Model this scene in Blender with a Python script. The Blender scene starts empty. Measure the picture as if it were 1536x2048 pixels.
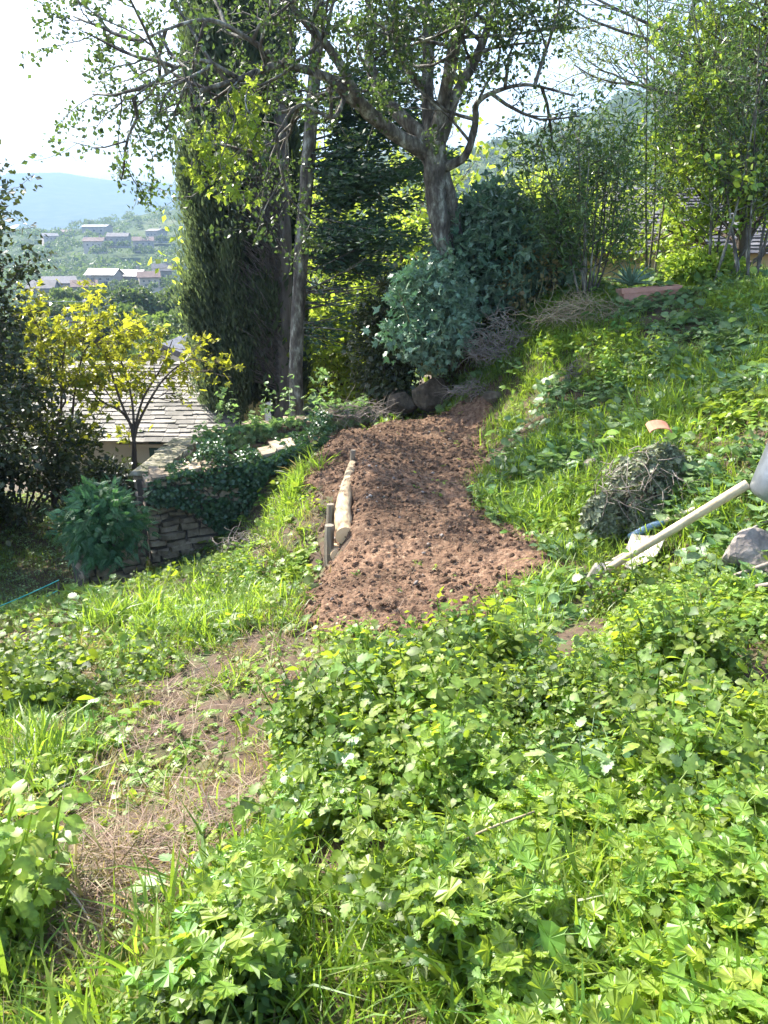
import bpy, math, random
import numpy as np
from mathutils import Vector
R = math.radians
sc = bpy.context.scene
COL = sc.collection
# ---------------------------------------------------------------- camera
CAMZ, PITCH, FOV = 1.6, R(18.7), R(65)
cam_d = bpy.data.cameras.new('camera'); cam = bpy.data.objects.new('camera', cam_d); COL.objects.link(cam)
cam.location = (0, 0, CAMZ); cam.rotation_euler = (math.pi/2 - PITCH, 0, 0)
cam_d.sensor_fit = 'VERTICAL'; cam_d.angle = FOV; cam_d.clip_start = .05; cam_d.clip_end = 20000
sc.camera = cam
# ---------------------------------------------------------------- sky, sun, exposure
SUN_AZ, SUN_EL = R(-48), R(43)          # azimuth measured from +Y towards +X
w = bpy.data.worlds.new('World'); sc.world = w; w.use_nodes = True
nt = w.node_tree; bg = nt.nodes['Background']
sky = nt.nodes.new('ShaderNodeTexSky'); sky.sky_type = 'NISHITA'; sky.sun_disc = False
sky.sun_elevation = SUN_EL; sky.sun_rotation = SUN_AZ; sky.dust_density = 2.0; sky.air_density = 1.0; sky.ozone_density = 1.2
nt.links.new(sky.outputs[0], bg.inputs[0]); bg.inputs[1].default_value = .15
sd = bpy.data.lights.new('sun', 'SUN'); sun = bpy.data.objects.new('sun', sd); COL.objects.link(sun)
sd.energy = 5.0; sd.angle = R(.53); sd.color = (1, .95, .86)
tosun = Vector((math.sin(SUN_AZ)*math.cos(SUN_EL), math.cos(SUN_AZ)*math.cos(SUN_EL), math.sin(SUN_EL)))
sun.rotation_euler = tosun.to_track_quat('Z', 'Y').to_euler()
sc.view_settings.view_transform = 'Standard'; sc.view_settings.look = 'None'; sc.view_settings.gamma = 1
sc.view_settings.exposure = 1.95
sc.render.engine = 'CYCLES'
cy = sc.cycles
cy.max_bounces = 7; cy.diffuse_bounces = 4; cy.glossy_bounces = 2; cy.transmission_bounces = 4; cy.volume_bounces = 1
cy.transparent_max_bounces = 4; cy.use_denoising = True; cy.sample_clamp_indirect = 6
cy.use_adaptive_sampling = True; cy.adaptive_threshold = .02
# ---------------------------------------------------------------- helpers
FPX = 1024/math.tan(FOV/2); SP, CP = math.sin(PITCH), math.cos(PITCH)
def at(px, py, Y):
    "the point seen at photo pixel (px, py) whose distance ahead is Y metres"
    u = (px-768)/FPX; v = (1024-py)/FPX
    t = Y/(CP+v*SP)
    return np.array([u*t, Y, CAMZ+t*(-SP+v*CP)])
def proj(x, y, z):
    dz = z-CAMZ
    f = y*CP-dz*SP; up = y*SP+dz*CP
    f = np.where(f < .05, .05, f)
    return 768+FPX*x/f, 1024-FPX*up/f
rng = np.random.default_rng(7)
def _h(ix, iy, s):
    n = (ix.astype(np.int64)*374761393+iy.astype(np.int64)*668265263+s*1442695041) & 0xffffffff
    n = ((n ^ (n >> 13))*1274126177) & 0xffffffff
    n = (n ^ (n >> 16)) & 0xffffff
    return n/float(0xffffff)
def vn(x, y, s=0):
    x = np.asarray(x, float); y = np.asarray(y, float)
    ix = np.floor(x); iy = np.floor(y); fx = x-ix; fy = y-iy
    fx = fx*fx*(3-2*fx); fy = fy*fy*(3-2*fy)
    a = _h(ix, iy, s); b = _h(ix+1, iy, s); c = _h(ix, iy+1, s); d = _h(ix+1, iy+1, s)
    return (a+(b-a)*fx)+((c+(d-c)*fx)-(a+(b-a)*fx))*fy
def fbm(x, y, s=0, o=4):
    r = 0; a = .5; t = 0
    for i in range(o):
        r = r+a*vn(x*2**i, y*2**i, s+i*17); t += a; a *= .5
    return r/t
def sstep(a, b, x): t = np.clip((x-a)/(b-a), 0, 1); return t*t*(3-2*t)
def inpoly(px, py, poly):
    px = np.asarray(px); py = np.asarray(py); ins = np.zeros(px.shape, bool)
    n = len(poly); j = n-1
    for i in range(n):
        xi, yi = poly[i]; xj, yj = poly[j]
        if yi != yj:
            c = ((yi > py) != (yj > py)) & (px < (xj-xi)*(py-yi)/(yj-yi)+xi)
            ins ^= c
        j = i
    return ins
def nrm(a): return a/np.maximum(np.linalg.norm(a, axis=-1, keepdims=True), 1e-9)

WL = {}
class Geo:
    def __init__(s): s.V = []; s.Q = []; s.T = []; s.A = []; s.n = 0
    def add(s, v, q=None, t=None, a=None):
        v = np.asarray(v, float).reshape(-1, 3)
        if q is not None and len(q): s.Q.append(np.asarray(q, np.int64).reshape(-1, 4)+s.n)
        if t is not None and len(t): s.T.append(np.asarray(t, np.int64).reshape(-1, 3)+s.n)
        if a is None: a = np.full((len(v), 3), .5)
        s.V.append(v); s.A.append(np.asarray(a, float).reshape(-1, 3)); s.n += len(v)
        return s
    def build(s, name, mat, parent=None, smooth=True, loc=None):
        me = bpy.data.meshes.new(name)
        V = np.concatenate(s.V) if s.V else np.zeros((0, 3)); A = np.concatenate(s.A)
        if loc is not None: V = V-np.asarray(loc)
        Q = np.concatenate(s.Q) if s.Q else np.zeros((0, 4), np.int64)
        T = np.concatenate(s.T) if s.T else np.zeros((0, 3), np.int64)
        loops = np.concatenate([Q.ravel(), T.ravel()]).astype(np.int32)
        starts = np.concatenate([np.arange(len(Q))*4, len(Q)*4+np.arange(len(T))*3]).astype(np.int32)
        me.vertices.add(len(V)); me.vertices.foreach_set('co', V.astype(np.float32).ravel())
        me.loops.add(len(loops)); me.loops.foreach_set('vertex_index', loops)
        me.polygons.add(len(starts)); me.polygons.foreach_set('loop_start', starts)
        me.polygons.foreach_set('use_smooth', np.full(len(starts), smooth, bool))
        at_ = me.attributes.new('lf', 'FLOAT_VECTOR', 'POINT'); at_.data.foreach_set('vector', A.astype(np.float32).ravel())
        me.update(calc_edges=True); me.materials.append(mat)
        o = bpy.data.objects.new(name, me); COL.objects.link(o)
        WL[o.name] = np.zeros(3) if loc is None else np.asarray(loc, float)
        if parent is not None:
            o.parent = parent
            if loc is not None: o.location = WL[o.name]-WL[parent.name]
            else: WL[o.name] = WL[parent.name]
        elif loc is not None: o.location = loc
        return o
def tag(o, label=None, cat=None, group=None, kind=None):
    for k, v in (('label', label), ('category', cat), ('group', group), ('kind', kind)):
        if v: o[k] = v
    return o
def thing(name, label, cat, group=None, loc=(0, 0, 0)):
    o = bpy.data.objects.new(name, None); COL.objects.link(o); o.location = loc; o.empty_display_size = .1; WL[o.name] = np.array(loc, float)
    return tag(o, label, cat, group)
def box_vf(c, size, rot=0, jit=0, rg=rng):
    x, y, z = np.array(size)/2
    v = np.array([[-x,-y,-z],[x,-y,-z],[x,y,-z],[-x,y,-z],[-x,-y,z],[x,-y,z],[x,y,z],[-x,y,z]])
    if jit: v = v+rg.normal(0, jit, v.shape)
    cs, sn = math.cos(rot), math.sin(rot)
    v = v@np.array([[cs, sn, 0],[-sn, cs, 0],[0, 0, 1]])+np.array(c)
    q = [[0,3,2,1],[4,5,6,7],[0,1,5,4],[1,2,6,5],[2,3,7,6],[3,0,4,7]]
    return v, q
def tube(g, pts, rad, ns=6, a=(.5, .5, .5), cap=False, wob=0):
    pts = np.asarray(pts, float); n = len(pts); rad = np.broadcast_to(np.asarray(rad, float), (n,))
    tg = np.gradient(pts, axis=0); tg = nrm(tg)
    ref = np.array([0, 0, 1.]) if abs(tg[0][2]) < .9 else np.array([1., 0, 0])
    s = nrm(np.cross(tg, ref)); u = np.cross(s, tg)
    th = np.arange(ns)*2*math.pi/ns
    rr = rad[:, None]*np.ones(ns)[None]
    if wob: rr = rr*(1+wob*(vn(th[None]*1.6+0*rr, np.arange(n)[:, None]*.9+0*rr, 5)-.5)*2)
    v = pts[:, None]+rr[..., None]*(np.cos(th)[None, :, None]*s[:, None]+np.sin(th)[None, :, None]*u[:, None])
    i = np.arange(n-1)[:, None]*ns; j = np.arange(ns)[None]; k = (j+1) % ns
    q = np.stack([i+j, i+k, i+ns+k, i+ns+j], -1).reshape(-1, 4)
    t = None
    v = v.reshape(-1, 3)
    if cap:
        v = np.vstack([v, pts[0], pts[-1]]); m = n*ns
        jj = np.arange(ns); kk = (jj+1) % ns
        t = np.vstack([np.stack([np.full(ns, m), kk, jj], 1), np.stack([np.full(ns, m+1), (n-1)*ns+jj, (n-1)*ns+kk], 1)])
    g.add(v, q, t, np.tile(a, (len(v), 1)))
def smooth_line(pts, m=4):
    "Catmull-Rom through points (any width of columns)"
    p = np.asarray(pts, float); p = np.vstack([2*p[0]-p[1], p, 2*p[-1]-p[-2]]); out = []
    for i in range(1, len(p)-2):
        for t in np.arange(m)/m:
            out.append(.5*((2*p[i])+(-p[i-1]+p[i+1])*t+(2*p[i-1]-5*p[i]+4*p[i+1]-p[i+2])*t*t+(-p[i-1]+3*p[i]-3*p[i+1]+p[i+2])*t**3))
    out.append(p[-2]); return np.array(out)
# ---- leaf shapes: length 1 along +Y, normal +Z; attribute g = 0 at the midrib, 1 at the edge
def leaf_simple(w=.35, fold=.08, droop=.12):
    v = np.array([[0,0,0],[w,.42,fold],[0,1,-droop],[-w,.42,fold]]); return v, None, np.array([[0,1,2],[0,2,3]]), np.array([0, 1, 0, 1.])
def leaf_mid(w=.36, fold=.1, droop=.2):
    v = np.array([[0,0,0],[w*.8,.22,fold],[w,.5,fold],[0,1,-droop],[-w,.5,fold],[-w*.8,.22,fold],[0,.5,0]])
    return v, np.array([[0,1,2,6],[6,2,3,3]])[:1], np.array([[6,2,3],[6,3,4],[6,4,5],[6,5,0]]), np.array([0,1,1,0,1,1,0.])
def leaf_prof(wid, fold=.18, droop=.25, serr=0):
    "leaf with a midrib and a width profile"
    k = len(wid); t = np.linspace(0, 1, k+2)[1:-1]
    mid = [[0, 0, 0]]+[[0, a, -droop*a*a] for a in t]+[[0, 1, -droop]]
    L = [[-w_, a+(.05*serr if i % 2 == 0 else -.02*serr), -droop*a*a+fold*w_-.25*w_*w_] for i, (a, w_) in enumerate(zip(t, wid))]
    Rr = [[-x, y, z] for x, y, z in L]
    v = np.array(mid+L+Rr); n = k+2; q = []; tr = []
    tr += [[0, 1, n], [0, n+k, 1]]
    for i in range(k-1):
        q += [[1+i, 2+i, n+i+1, n+i], [2+i, 1+i, n+k+i, n+k+i+1]]
    tr += [[k, k+1, n+k-1], [k+1, k, n+2*k-1]]
    ev = [(.35 if serr and i % 2 == 0 else 1) for i in range(k)]
    return v, np.array(q), np.array(tr), np.array([0]*n+ev+ev, float)
def leaf_serr(): return leaf_prof([.33, .29, .41, .29, .34, .20, .19, .07], serr=1.3)
def leaf_round():
    k = 9; th = np.linspace(.25, 2*math.pi-.25, k)
    v = [[0, .12, 0]]+[[math.sin(a)*.5, .5-.5*math.cos(a), .10*math.cos(2*a)] for a in th]
    v = np.array(v); v[0] = [0, .18, -.07]
    return v, None, np.array([[0, i+1, i] for i in range(1, k)]), np.array([0]+[1]*k, float)
def leaf_lobed(n=5, depth=.45):
    out = []; A = []
    for i in range(n):
        c = (i-(n-1)/2)*(math.pi*1.5/n); rl = 1-.12*abs(i-(n-1)/2)
        if i == 0: out.append([math.sin(c-.35)*.45, .3+math.cos(c-.35)*.45*.7, 0])
        out.append([math.sin(c-.16)*rl*.52, .3+math.cos(c-.16)*rl*.50, .04])
        out.append([math.sin(c)*rl*.75, .3+math.cos(c)*rl*.70, -.08])
        out.append([math.sin(c+.16)*rl*.52, .3+math.cos(c+.16)*rl*.50, .04])
        h = c+math.pi*.75/n
        out.append([math.sin(h)*depth*.8, .3+math.cos(h)*depth*.75, .0])
    out = [[a_*(1.22 if i_ % 4 in (1, 3) else 1), b_, c_] for i_, (a_, b_, c_) in enumerate(out)]
    v = np.array([[0, .28, -.03]]+[[0, 0, 0]]+out); m = len(out)
    t = [[0, 3+i, 2+i] for i in range(m-1)]+[[0, 2, 1], [0, 1, m+1]]
    return v, None, np.array(t), np.array([0, 0]+[.4 if i % 4 == 0 else 1 for i in range(m)], float)
def grass_blade(bend=.5, w=.03):
    v = []; z = 0; 
    for i, t in enumerate([0, .35, .7]):
        ww = w*(1-.35*t); v += [[-ww, bend*t*t, t*(1-.25*bend*t)], [ww, bend*t*t, t*(1-.25*bend*t)]]
    v.append([0, bend, 1-.35*bend]); v = np.array(v)
    return v, np.array([[0,1,3,2],[2,3,5,4]]), np.array([[4,5,6]]), np.array([0,0,.5,.5,.8,.8,1.])
def scatter(g, tpl, pos, M, sc_, tint, rnd=None):
    "place template copies: M (n,3,3) columns = local x,y,z axes"
    v, q, t, ga = tpl; n = len(pos); m = len(v)
    if n == 0: return
    s = np.asarray(sc_, float); s = s.reshape(n, 1, -1) if s.ndim > 1 else s.reshape(n, 1, 1)
    W = np.einsum('nij,nmj->nmi', M, v[None]*s)+np.asarray(pos)[:, None]
    off = (np.arange(n)*m)[:, None, None]
    Q = (q[None]+off).reshape(-1, 4) if q is not None and len(q) else None
    T = (t[None]+off).reshape(-1, 3) if t is not None and len(t) else None
    if rnd is None: rnd = rng.random(n)
    tt = np.repeat(np.asarray(tint, float), m)
    if ga.ndim > 1: gg = np.tile(ga[:, 0], n); tt = np.clip(tt+np.tile(ga[:, 1], n), 0, 1)
    else: gg = np.tile(ga, n)
    g.add(W.reshape(-1, 3), Q, T, np.stack([tt, gg, np.repeat(rnd, m)], -1))
def frames(d, nz):
    "axes with Y along d and Z near nz"
    y = nrm(d); x = nrm(np.cross(y, nz)); z = np.cross(x, y); return np.stack([x, y, z], -1)
def upframes(n, tilt=.3, rg=rng):
    "upright frames, random yaw, Z near world up"
    z = nrm(np.stack([rg.normal(0, tilt, n), rg.normal(0, tilt, n), np.ones(n)], -1))
    a = rg.random(n)*2*math.pi; y0 = np.stack([np.cos(a), np.sin(a), np.zeros(n)], -1)
    x = nrm(np.cross(y0, z)); y = np.cross(z, x); return np.stack([x, y, z], -1)
def merge_tpl(parts):
    V = []; Q = []; T = []; A = []; n = 0
    for v, q, t, a in parts:
        V.append(v)
        if q is not None and len(q): Q.append(q+n)
        if t is not None and len(t): T.append(t+n)
        A.append(a if a.ndim > 1 else np.stack([a, np.zeros(len(a))], -1)); n += len(v)
    return np.concatenate(V), (np.concatenate(Q) if Q else None), (np.concatenate(T) if T else None), np.concatenate(A)
def put(tpl, pos, d, nz, s, dt=0):
    v, q, t, a = tpl; M = frames(np.array([d], float), np.array([nz], float))[0]
    a2 = a if a.ndim > 1 else np.stack([a, np.full(len(a), float(dt))], -1)
    return (v*s)@M.T+np.array(pos), q, t, a2
# ---------------------------------------------------------------- materials
def mat(name): 
    m = bpy.data.materials.new(name); m.use_nodes = True; return m, m.node_tree, m.node_tree.nodes['Principled BSDF']
def N(nt, t, **k):
    n = nt.nodes.new(t)
    for a, b in k.items(): setattr(n, a, b)
    return n
def ramp(nt, src, stops):
    r = N(nt, 'ShaderNodeValToRGB'); e = r.color_ramp.elements
    while len(e) < len(stops): e.new(.5)
    for i, (p, c) in enumerate(stops): e[i].position = p; e[i].color = (*c, 1)
    nt.links.new(src, r.inputs[0]); return r.outputs[0]
def leafmat(name, c0, c1, tr, trw=.4, rough=.45, rib=1.5, spec=.5):
    m, nt, b = mat(name); L = nt.links
    a = N(nt, 'ShaderNodeAttribute', attribute_name='lf'); s = N(nt, 'ShaderNodeSeparateXYZ'); L.new(a.outputs['Vector'], s.inputs[0])
    c = ramp(nt, s.outputs[0], [(0, c0), (1, c1)])
    hs = N(nt, 'ShaderNodeHueSaturation'); L.new(c, hs.inputs['Color'])
    mr = N(nt, 'ShaderNodeMapRange'); L.new(s.outputs[2], mr.inputs[0]); mr.inputs[3].default_value = .465; mr.inputs[4].default_value = .53; L.new(mr.outputs[0], hs.inputs['Hue'])
    mv = N(nt, 'ShaderNodeMapRange'); L.new(s.outputs[1], mv.inputs[0]); mv.inputs[3].default_value = rib; mv.inputs[4].default_value = .95; L.new(mv.outputs[0], hs.inputs['Value'])
    tc_ = N(nt, 'ShaderNodeTexCoord'); nz = N(nt, 'ShaderNodeTexNoise'); nz.inputs['Scale'].default_value = 70; nz.inputs['Detail'].default_value = 2; L.new(tc_.outputs['Object'], nz.inputs['Vector'])
    m2 = N(nt, 'ShaderNodeMapRange'); L.new(nz.outputs[0], m2.inputs[0]); m2.inputs[1].default_value = .35; m2.inputs[2].default_value = .65; m2.inputs[3].default_value = .72; m2.inputs[4].default_value = 1.2
    mm_ = N(nt, 'ShaderNodeMath', operation='MULTIPLY'); L.new(mv.outputs[0], mm_.inputs[0]); L.new(m2.outputs[0], mm_.inputs[1]); L.new(mm_.outputs[0], hs.inputs['Value'])
    L.new(hs.outputs[0], b.inputs['Base Color']); b.inputs['Roughness'].default_value = rough; b.inputs['Specular IOR Level'].default_value = spec
    t = N(nt, 'ShaderNodeBsdfTranslucent'); mx = N(nt, 'ShaderNodeMixShader'); mx.inputs[0].default_value = trw
    tc = N(nt, 'ShaderNodeMix', data_type='RGBA', blend_type='MULTIPLY'); tc.inputs[0].default_value = 1
    tv = N(nt, 'ShaderNodeMapRange'); L.new(s.outputs[0], tv.inputs[0]); tv.inputs[3].default_value = .55; tv.inputs[4].default_value = 1.25
    tc.inputs[6].default_value = (*tr, 1); L.new(tv.outputs[0], tc.inputs[7]); L.new(tc.outputs[2], t.inputs['Color'])
    L.new(b.outputs[0], mx.inputs[1]); L.new(t.outputs[0], mx.inputs[2])
    L.new(mx.outputs[0], nt.nodes['Material Output'].inputs['Surface']); return m
def noisemat(name, stops, scale=8, rough=.85, bump=.3, detail=6, bscale=None, stretch=None, dist=0):
    m, nt, b = mat(name); L = nt.links
    tc = N(nt, 'ShaderNodeTexCoord'); mp = N(nt, 'ShaderNodeMapping'); L.new(tc.outputs['Object'], mp.inputs[0])
    if stretch: mp.inputs['Scale'].default_value = stretch
    n = N(nt, 'ShaderNodeTexNoise'); n.inputs['Scale'].default_value = scale; n.inputs['Detail'].default_value = detail; n.inputs['Roughness'].default_value = .65; n.inputs['Distortion'].default_value = dist
    L.new(mp.outputs[0], n.inputs['Vector']); L.new(ramp(nt, n.outputs[0], stops), b.inputs['Base Color'])
    n2 = N(nt, 'ShaderNodeTexNoise'); n2.inputs['Scale'].default_value = bscale or scale*3; n2.inputs['Detail'].default_value = 5; L.new(mp.outputs[0], n2.inputs['Vector'])
    bp = N(nt, 'ShaderNodeBump'); bp.inputs['Strength'].default_value = bump; bp.inputs['Distance'].default_value = .02; L.new(n2.outputs[0], bp.inputs['Height']); L.new(bp.outputs[0], b.inputs['Normal'])
    b.inputs['Roughness'].default_value = rough; return m
def varmat(name, stops, scale=10, rough=.85, bump=.3, spec=.3):
    "noise plus the per-piece attribute r"
    m = noisemat(name, stops, scale, rough, bump); nt = m.node_tree; b = nt.nodes['Principled BSDF']; L = nt.links
    src = b.inputs['Base Color'].links[0].from_socket
    a = N(nt, 'ShaderNodeAttribute', attribute_name='lf'); s = N(nt, 'ShaderNodeSeparateXYZ'); L.new(a.outputs['Vector'], s.inputs[0])
    hs = N(nt, 'ShaderNodeHueSaturation'); L.new(src, hs.inputs['Color'])
    mv = N(nt, 'ShaderNodeMapRange'); L.new(s.outputs[0], mv.inputs[0]); mv.inputs[3].default_value = .6; mv.inputs[4].default_value = 1.45; L.new(mv.outputs[0], hs.inputs['Value'])
    L.new(hs.outputs[0], b.inputs['Base Color']); b.inputs['Specular IOR Level'].default_value = spec; return m
def plain(name, c, rough=.7, metal=0):
    m, nt, b = mat(name); b.inputs['Base Color'].default_value = (*c, 1); b.inputs['Roughness'].default_value = rough; b.inputs['Metallic'].default_value = metal; return m
M_ = {}
M_['ground'] = noisemat('ground_soil', [(.3, (.03, .022, .012)), (.5, (.08, .048, .028)), (.62, (.06, .07, .02)), (.75, (.15, .10, .06))], 5, .95, .6)
M_['hill'] = noisemat('hill_cover', [(.3, (.03, .05, .02)), (.5, (.06, .09, .03)), (.7, (.12, .13, .06))], .02, 1, 0)
M_['soil'] = varmat('dug_soil', [(.28, (.052, .033, .023)), (.46, (.138, .082, .052)), (.60, (.205, .13, .083)), (.75, (.34, .25, .165))], 22, .95, .8, .1)
M_['straw'] = leafmat('dry_straw', (.07, .04, .022), (.29, .20, .11), (.35, .25, .12), .2, .6, 1)
M_['grass'] = leafmat('grass_green', (.06, .13, .012), (.20, .29, .035), (.42, .62, .05), .45, .45, 1.1)
M_['drygrass'] = leafmat('grass_dry', (.20, .16, .06), (.42, .36, .16), (.4, .33, .1), .35, .6, 1.1)
M_['herb'] = leafmat('herb_leaf', (.02, .05, .010), (.15, .22, .04), (.46, .62, .04), .42, .5, 1.6, .35)
M_['lime'] = leafmat('lime_leaf', (.10, .20, .02), (.18, .26, .04), (.42, .56, .05), .42, .45, 1.5)
M_['pale'] = leafmat('pale_leaf', (.06, .13, .04), (.22, .31, .13), (.3, .5, .12), .35, .45, 1.3)
M_['ivy'] = leafmat('ivy_leaf', (.012, .04, .018), (.045, .09, .035), (.08, .18, .03), .2, .32, 1.9, .6)
M_['oak'] = leafmat('tree_leaf', (.025, .05, .012), (.08, .12, .03), (.17, .28, .05), .32, .4, 1.2)
M_['bright'] = leafmat('bright_tree_leaf', (.12, .19, .02), (.25, .32, .04), (.52, .66, .07), .55, .5, 1.2)
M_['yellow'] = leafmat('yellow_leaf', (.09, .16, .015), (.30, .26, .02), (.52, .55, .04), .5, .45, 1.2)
M_['dark'] = leafmat('dark_leaf', (.02, .035, .012), (.07, .08, .03), (.1, .14, .03), .2, .38, 1.2)
M_['cypress'] = leafmat('cypress_spray', (.025, .048, .026), (.11, .14, .07), (.18, .25, .09), .3, .6, 1)
M_['conifer'] = leafmat('conifer_spray', (.02, .055, .035), (.06, .12, .07), (.12, .24, .07), .3, .5, 1)
M_['fern'] = leafmat('feathery_conifer', (.025, .09, .035), (.10, .22, .09), (.15, .38, .10), .3, .5, 1)
M_['fadedivy'] = leafmat('faded_ivy', (.05, .08, .035), (.26, .28, .17), (.2, .22, .08), .2, .5, 1.3)
M_['fig'] = leafmat('grey_green_leaf', (.055, .125, .07), (.21, .31, .20), (.10, .24, .10), .2, .35, 1.3, .6)
M_['oleander'] = leafmat('oleander_leaf', (.04, .08, .025), (.10, .16, .05), (.2, .34, .06), .3, .35, 1.4)
M_['bark'] = noisemat('grey_bark', [(.34, (.03, .026, .02)), (.47, (.10, .085, .07)), (.55, (.17, .16, .13)), (.66, (.42, .42, .36))], 9, .95, .8, stretch=(1, 1, .35))
M_['bark2'] = noisemat('brown_bark', [(.3, (.04, .03, .025)), (.6, (.12, .09, .07)), (.75, (.2, .17, .14))], 9, .95, .7, stretch=(1, 1, .2))
M_['bark3'] = noisemat('weathered_bark', [(.3, (.09, .075, .065)), (.6, (.22, .19, .17)), (.75, (.32, .29, .26))], 9, .95, .5, stretch=(1, 1, .2))
M_['olive'] = leafmat('olive_leaf', (.07, .09, .03), (.22, .24, .10), (.35, .42, .12), .4, .5, 1.1)
M_['deadwood'] = noisemat('dead_twig', [(.3, (.12, .09, .07)), (.7, (.34, .29, .24))], 9, .9, .3)
M_['straw2'] = noisemat('dry_stems', [(.3, (.22, .16, .09)), (.7, (.5, .4, .25))], 9, .9, .2)
M_['stem'] = noisemat('green_stem', [(.3, (.10, .12, .04)), (.7, (.22, .2, .09))], 20, .8, .1)
M_['moss'] = varmat('mossy_coping', [(.3, (.10, .11, .05)), (.5, (.22, .20, .13)), (.7, (.36, .33, .26))], 9, .95, .9)
M_['stone'] = varmat('field_stone', [(.3, (.12, .09, .06)), (.5, (.25, .20, .14)), (.7, (.38, .32, .24))], 7, .95, .7)
M_['mortar'] = noisemat('wall_core', [(.3, (.05, .04, .03)), (.7, (.12, .10, .08))], 12, 1, .6)
M_['slate'] = varmat('roof_slate', [(.3, (.09, .085, .06)), (.5, (.165, .15, .125)), (.7, (.27, .25, .22))], 3, .75, .3, .5)
M_['darkslate'] = varmat('dark_roof_slate', [(.3, (.07, .065, .07)), (.6, (.16, .15, .15)), (.75, (.26, .24, .23))], 5, .5, .4, .5)
M_['render'] = noisemat('cream_plaster', [(.3, (.42, .37, .27)), (.7, (.58, .52, .4))], 2, .9, .1)
M_['render2'] = noisemat('yellow_plaster', [(.3, (.5, .40, .2)), (.7, (.62, .5, .27))], 2, .9, .1)
M_['white'] = noisemat('white_plaster', [(.3, (.6, .58, .54)), (.7, (.75, .73, .7))], 1, .9, .05)
M_['pink'] = noisemat('rose_plaster', [(.3, (.45, .36, .3)), (.7, (.55, .46, .4))], 1, .9, .05)
M_['greenpaint'] = plain('green_shutter', (.03, .08, .06), .5)
M_['window'] = plain('dark_pane', (.03, .035, .04), .15)
M_['tile'] = noisemat('terracotta', [(.3, (.35, .13, .07)), (.7, (.5, .22, .13))], 8, .8, .2)
M_['tile2'] = noisemat('terracotta_pot', [(.3, (.42, .2, .14)), (.7, (.56, .3, .22))], 8, .8, .2)
M_['log'] = noisemat('peeled_log', [(.36, (.13, .085, .045)), (.47, (.33, .24, .14)), (.6, (.46, .36, .22)), (.72, (.56, .46, .31))], 5, .8, .4, stretch=(3, 1, 3))
M_['cutwood'] = noisemat('stake_wood', [(.3, (.14, .11, .08)), (.7, (.32, .27, .2))], 12, .85, .5, stretch=(3, 3, .4))
M_['handle'] = noisemat('ash_handle', [(.3, (.38, .29, .17)), (.6, (.6, .5, .34)), (.75, (.7, .62, .46))], 9, .55, .15, stretch=(1, 1, 1))
M_['steel'] = noisemat('worn_steel', [(.3, (.20, .18, .15)), (.7, (.38, .35, .30))], 14, .45, .2); M_['steel'].node_tree.nodes['Principled BSDF'].inputs['Metallic'].default_value = .35
M_['earthrock'] = noisemat('dark_earthy_rock', [(.3, (.035, .028, .02)), (.5, (.09, .07, .05)), (.7, (.17, .14, .10))], 8, .95, 1)
M_['galv'] = noisemat('galvanised', [(.3, (.20, .22, .24)), (.7, (.34, .37, .40))], 7, .35, .05); M_['galv'].node_tree.nodes['Principled BSDF'].inputs['Metallic'].default_value = .7
M_['blue'] = noisemat('blue_paint', [(.3, (.10, .18, .28)), (.7, (.2, .32, .45))], 12, .5, .1)
M_['iron'] = noisemat('dark_iron', [(.3, (.05, .05, .05)), (.7, (.16, .15, .14))], 18, .5, .3)
M_['rock'] = noisemat('grey_rock', [(.3, (.12, .10, .09)), (.5, (.26, .22, .19)), (.7, (.42, .38, .33))], 5, .95, .9)
M_['teal'] = plain('teal_cord', (.03, .35, .28), .5)
def endgrain():
    m, nt, b = mat('cut_end_grain'); L = nt.links
    tc = N(nt, 'ShaderNodeAttribute', attribute_name='lf'); s = N(nt, 'ShaderNodeSeparateXYZ'); L.new(tc.outputs['Vector'], s.inputs[0])
    wv = N(nt, 'ShaderNodeMath', operation='SINE'); ml = N(nt, 'ShaderNodeMath', operation='MULTIPLY'); L.new(s.outputs[0], ml.inputs[0]); ml.inputs[1].default_value = 60; L.new(ml.outputs[0], wv.inputs[0])
    mr = N(nt, 'ShaderNodeMapRange'); L.new(wv.outputs[0], mr.inputs[0]); mr.inputs[1].default_value = -1
    L.new(ramp(nt, mr.outputs[0], [(0, (.60, .40, .22)), (1, (.80, .60, .38))]), b.inputs['Base Color']); b.inputs['Roughness'].default_value = .8; return m
M_['end'] = endgrain()
# ---------------------------------------------------------------- ground shape
CTRL = [(780,850,10.5),(880,848,10.5),(700,870,9.6),(690,1070,6.34),(850,1270,4.55),(620,1250,4.65),(1000,1200,5.0),(930,1000,7.2),(820,950,7.95),(760,1000,7.15),
 (1080,1130,5.45),(980,900,9.0),(655,1135,6.35),(640,1060,7.0),(632,1000,7.7),(960,848,10.3),(900,1600,2.35),(768,2048,1.3),(900,1340,3.7),(600,1500,2.95),(300,1600,2.65),(450,1350,3.95),(60,1540,2.9),(100,1800,1.95),(0,2000,1.6),
 (1500,2000,1.25),(1536,1500,2.6),(1200,1500,2.65),(1200,1180,5.0),(1500,1180,4.3),(1400,1250,3.7),(1260,1090,5.6),(1300,880,6.7),(1536,900,5.5),(1100,900,8.0),
 (1000,760,10.5),(940,800,10.7),(1250,700,9.5),(1536,700,8.0),(1100,620,11.5),(1250,600,11.4),(1536,575,10.5),(1100,760,9.6),(1400,800,7.2),(1150,1000,6.6),(1020,980,7.5),(1040,862,8.9),(1003,822,9.9),
 (400,1150,6.9),(200,1250,5.4),(0,1400,4.1),(150,1205,6.3),(560,1060,7.5),(600,960,8.6),(500,1200,5.8),(0,1260,5.6)]
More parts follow.
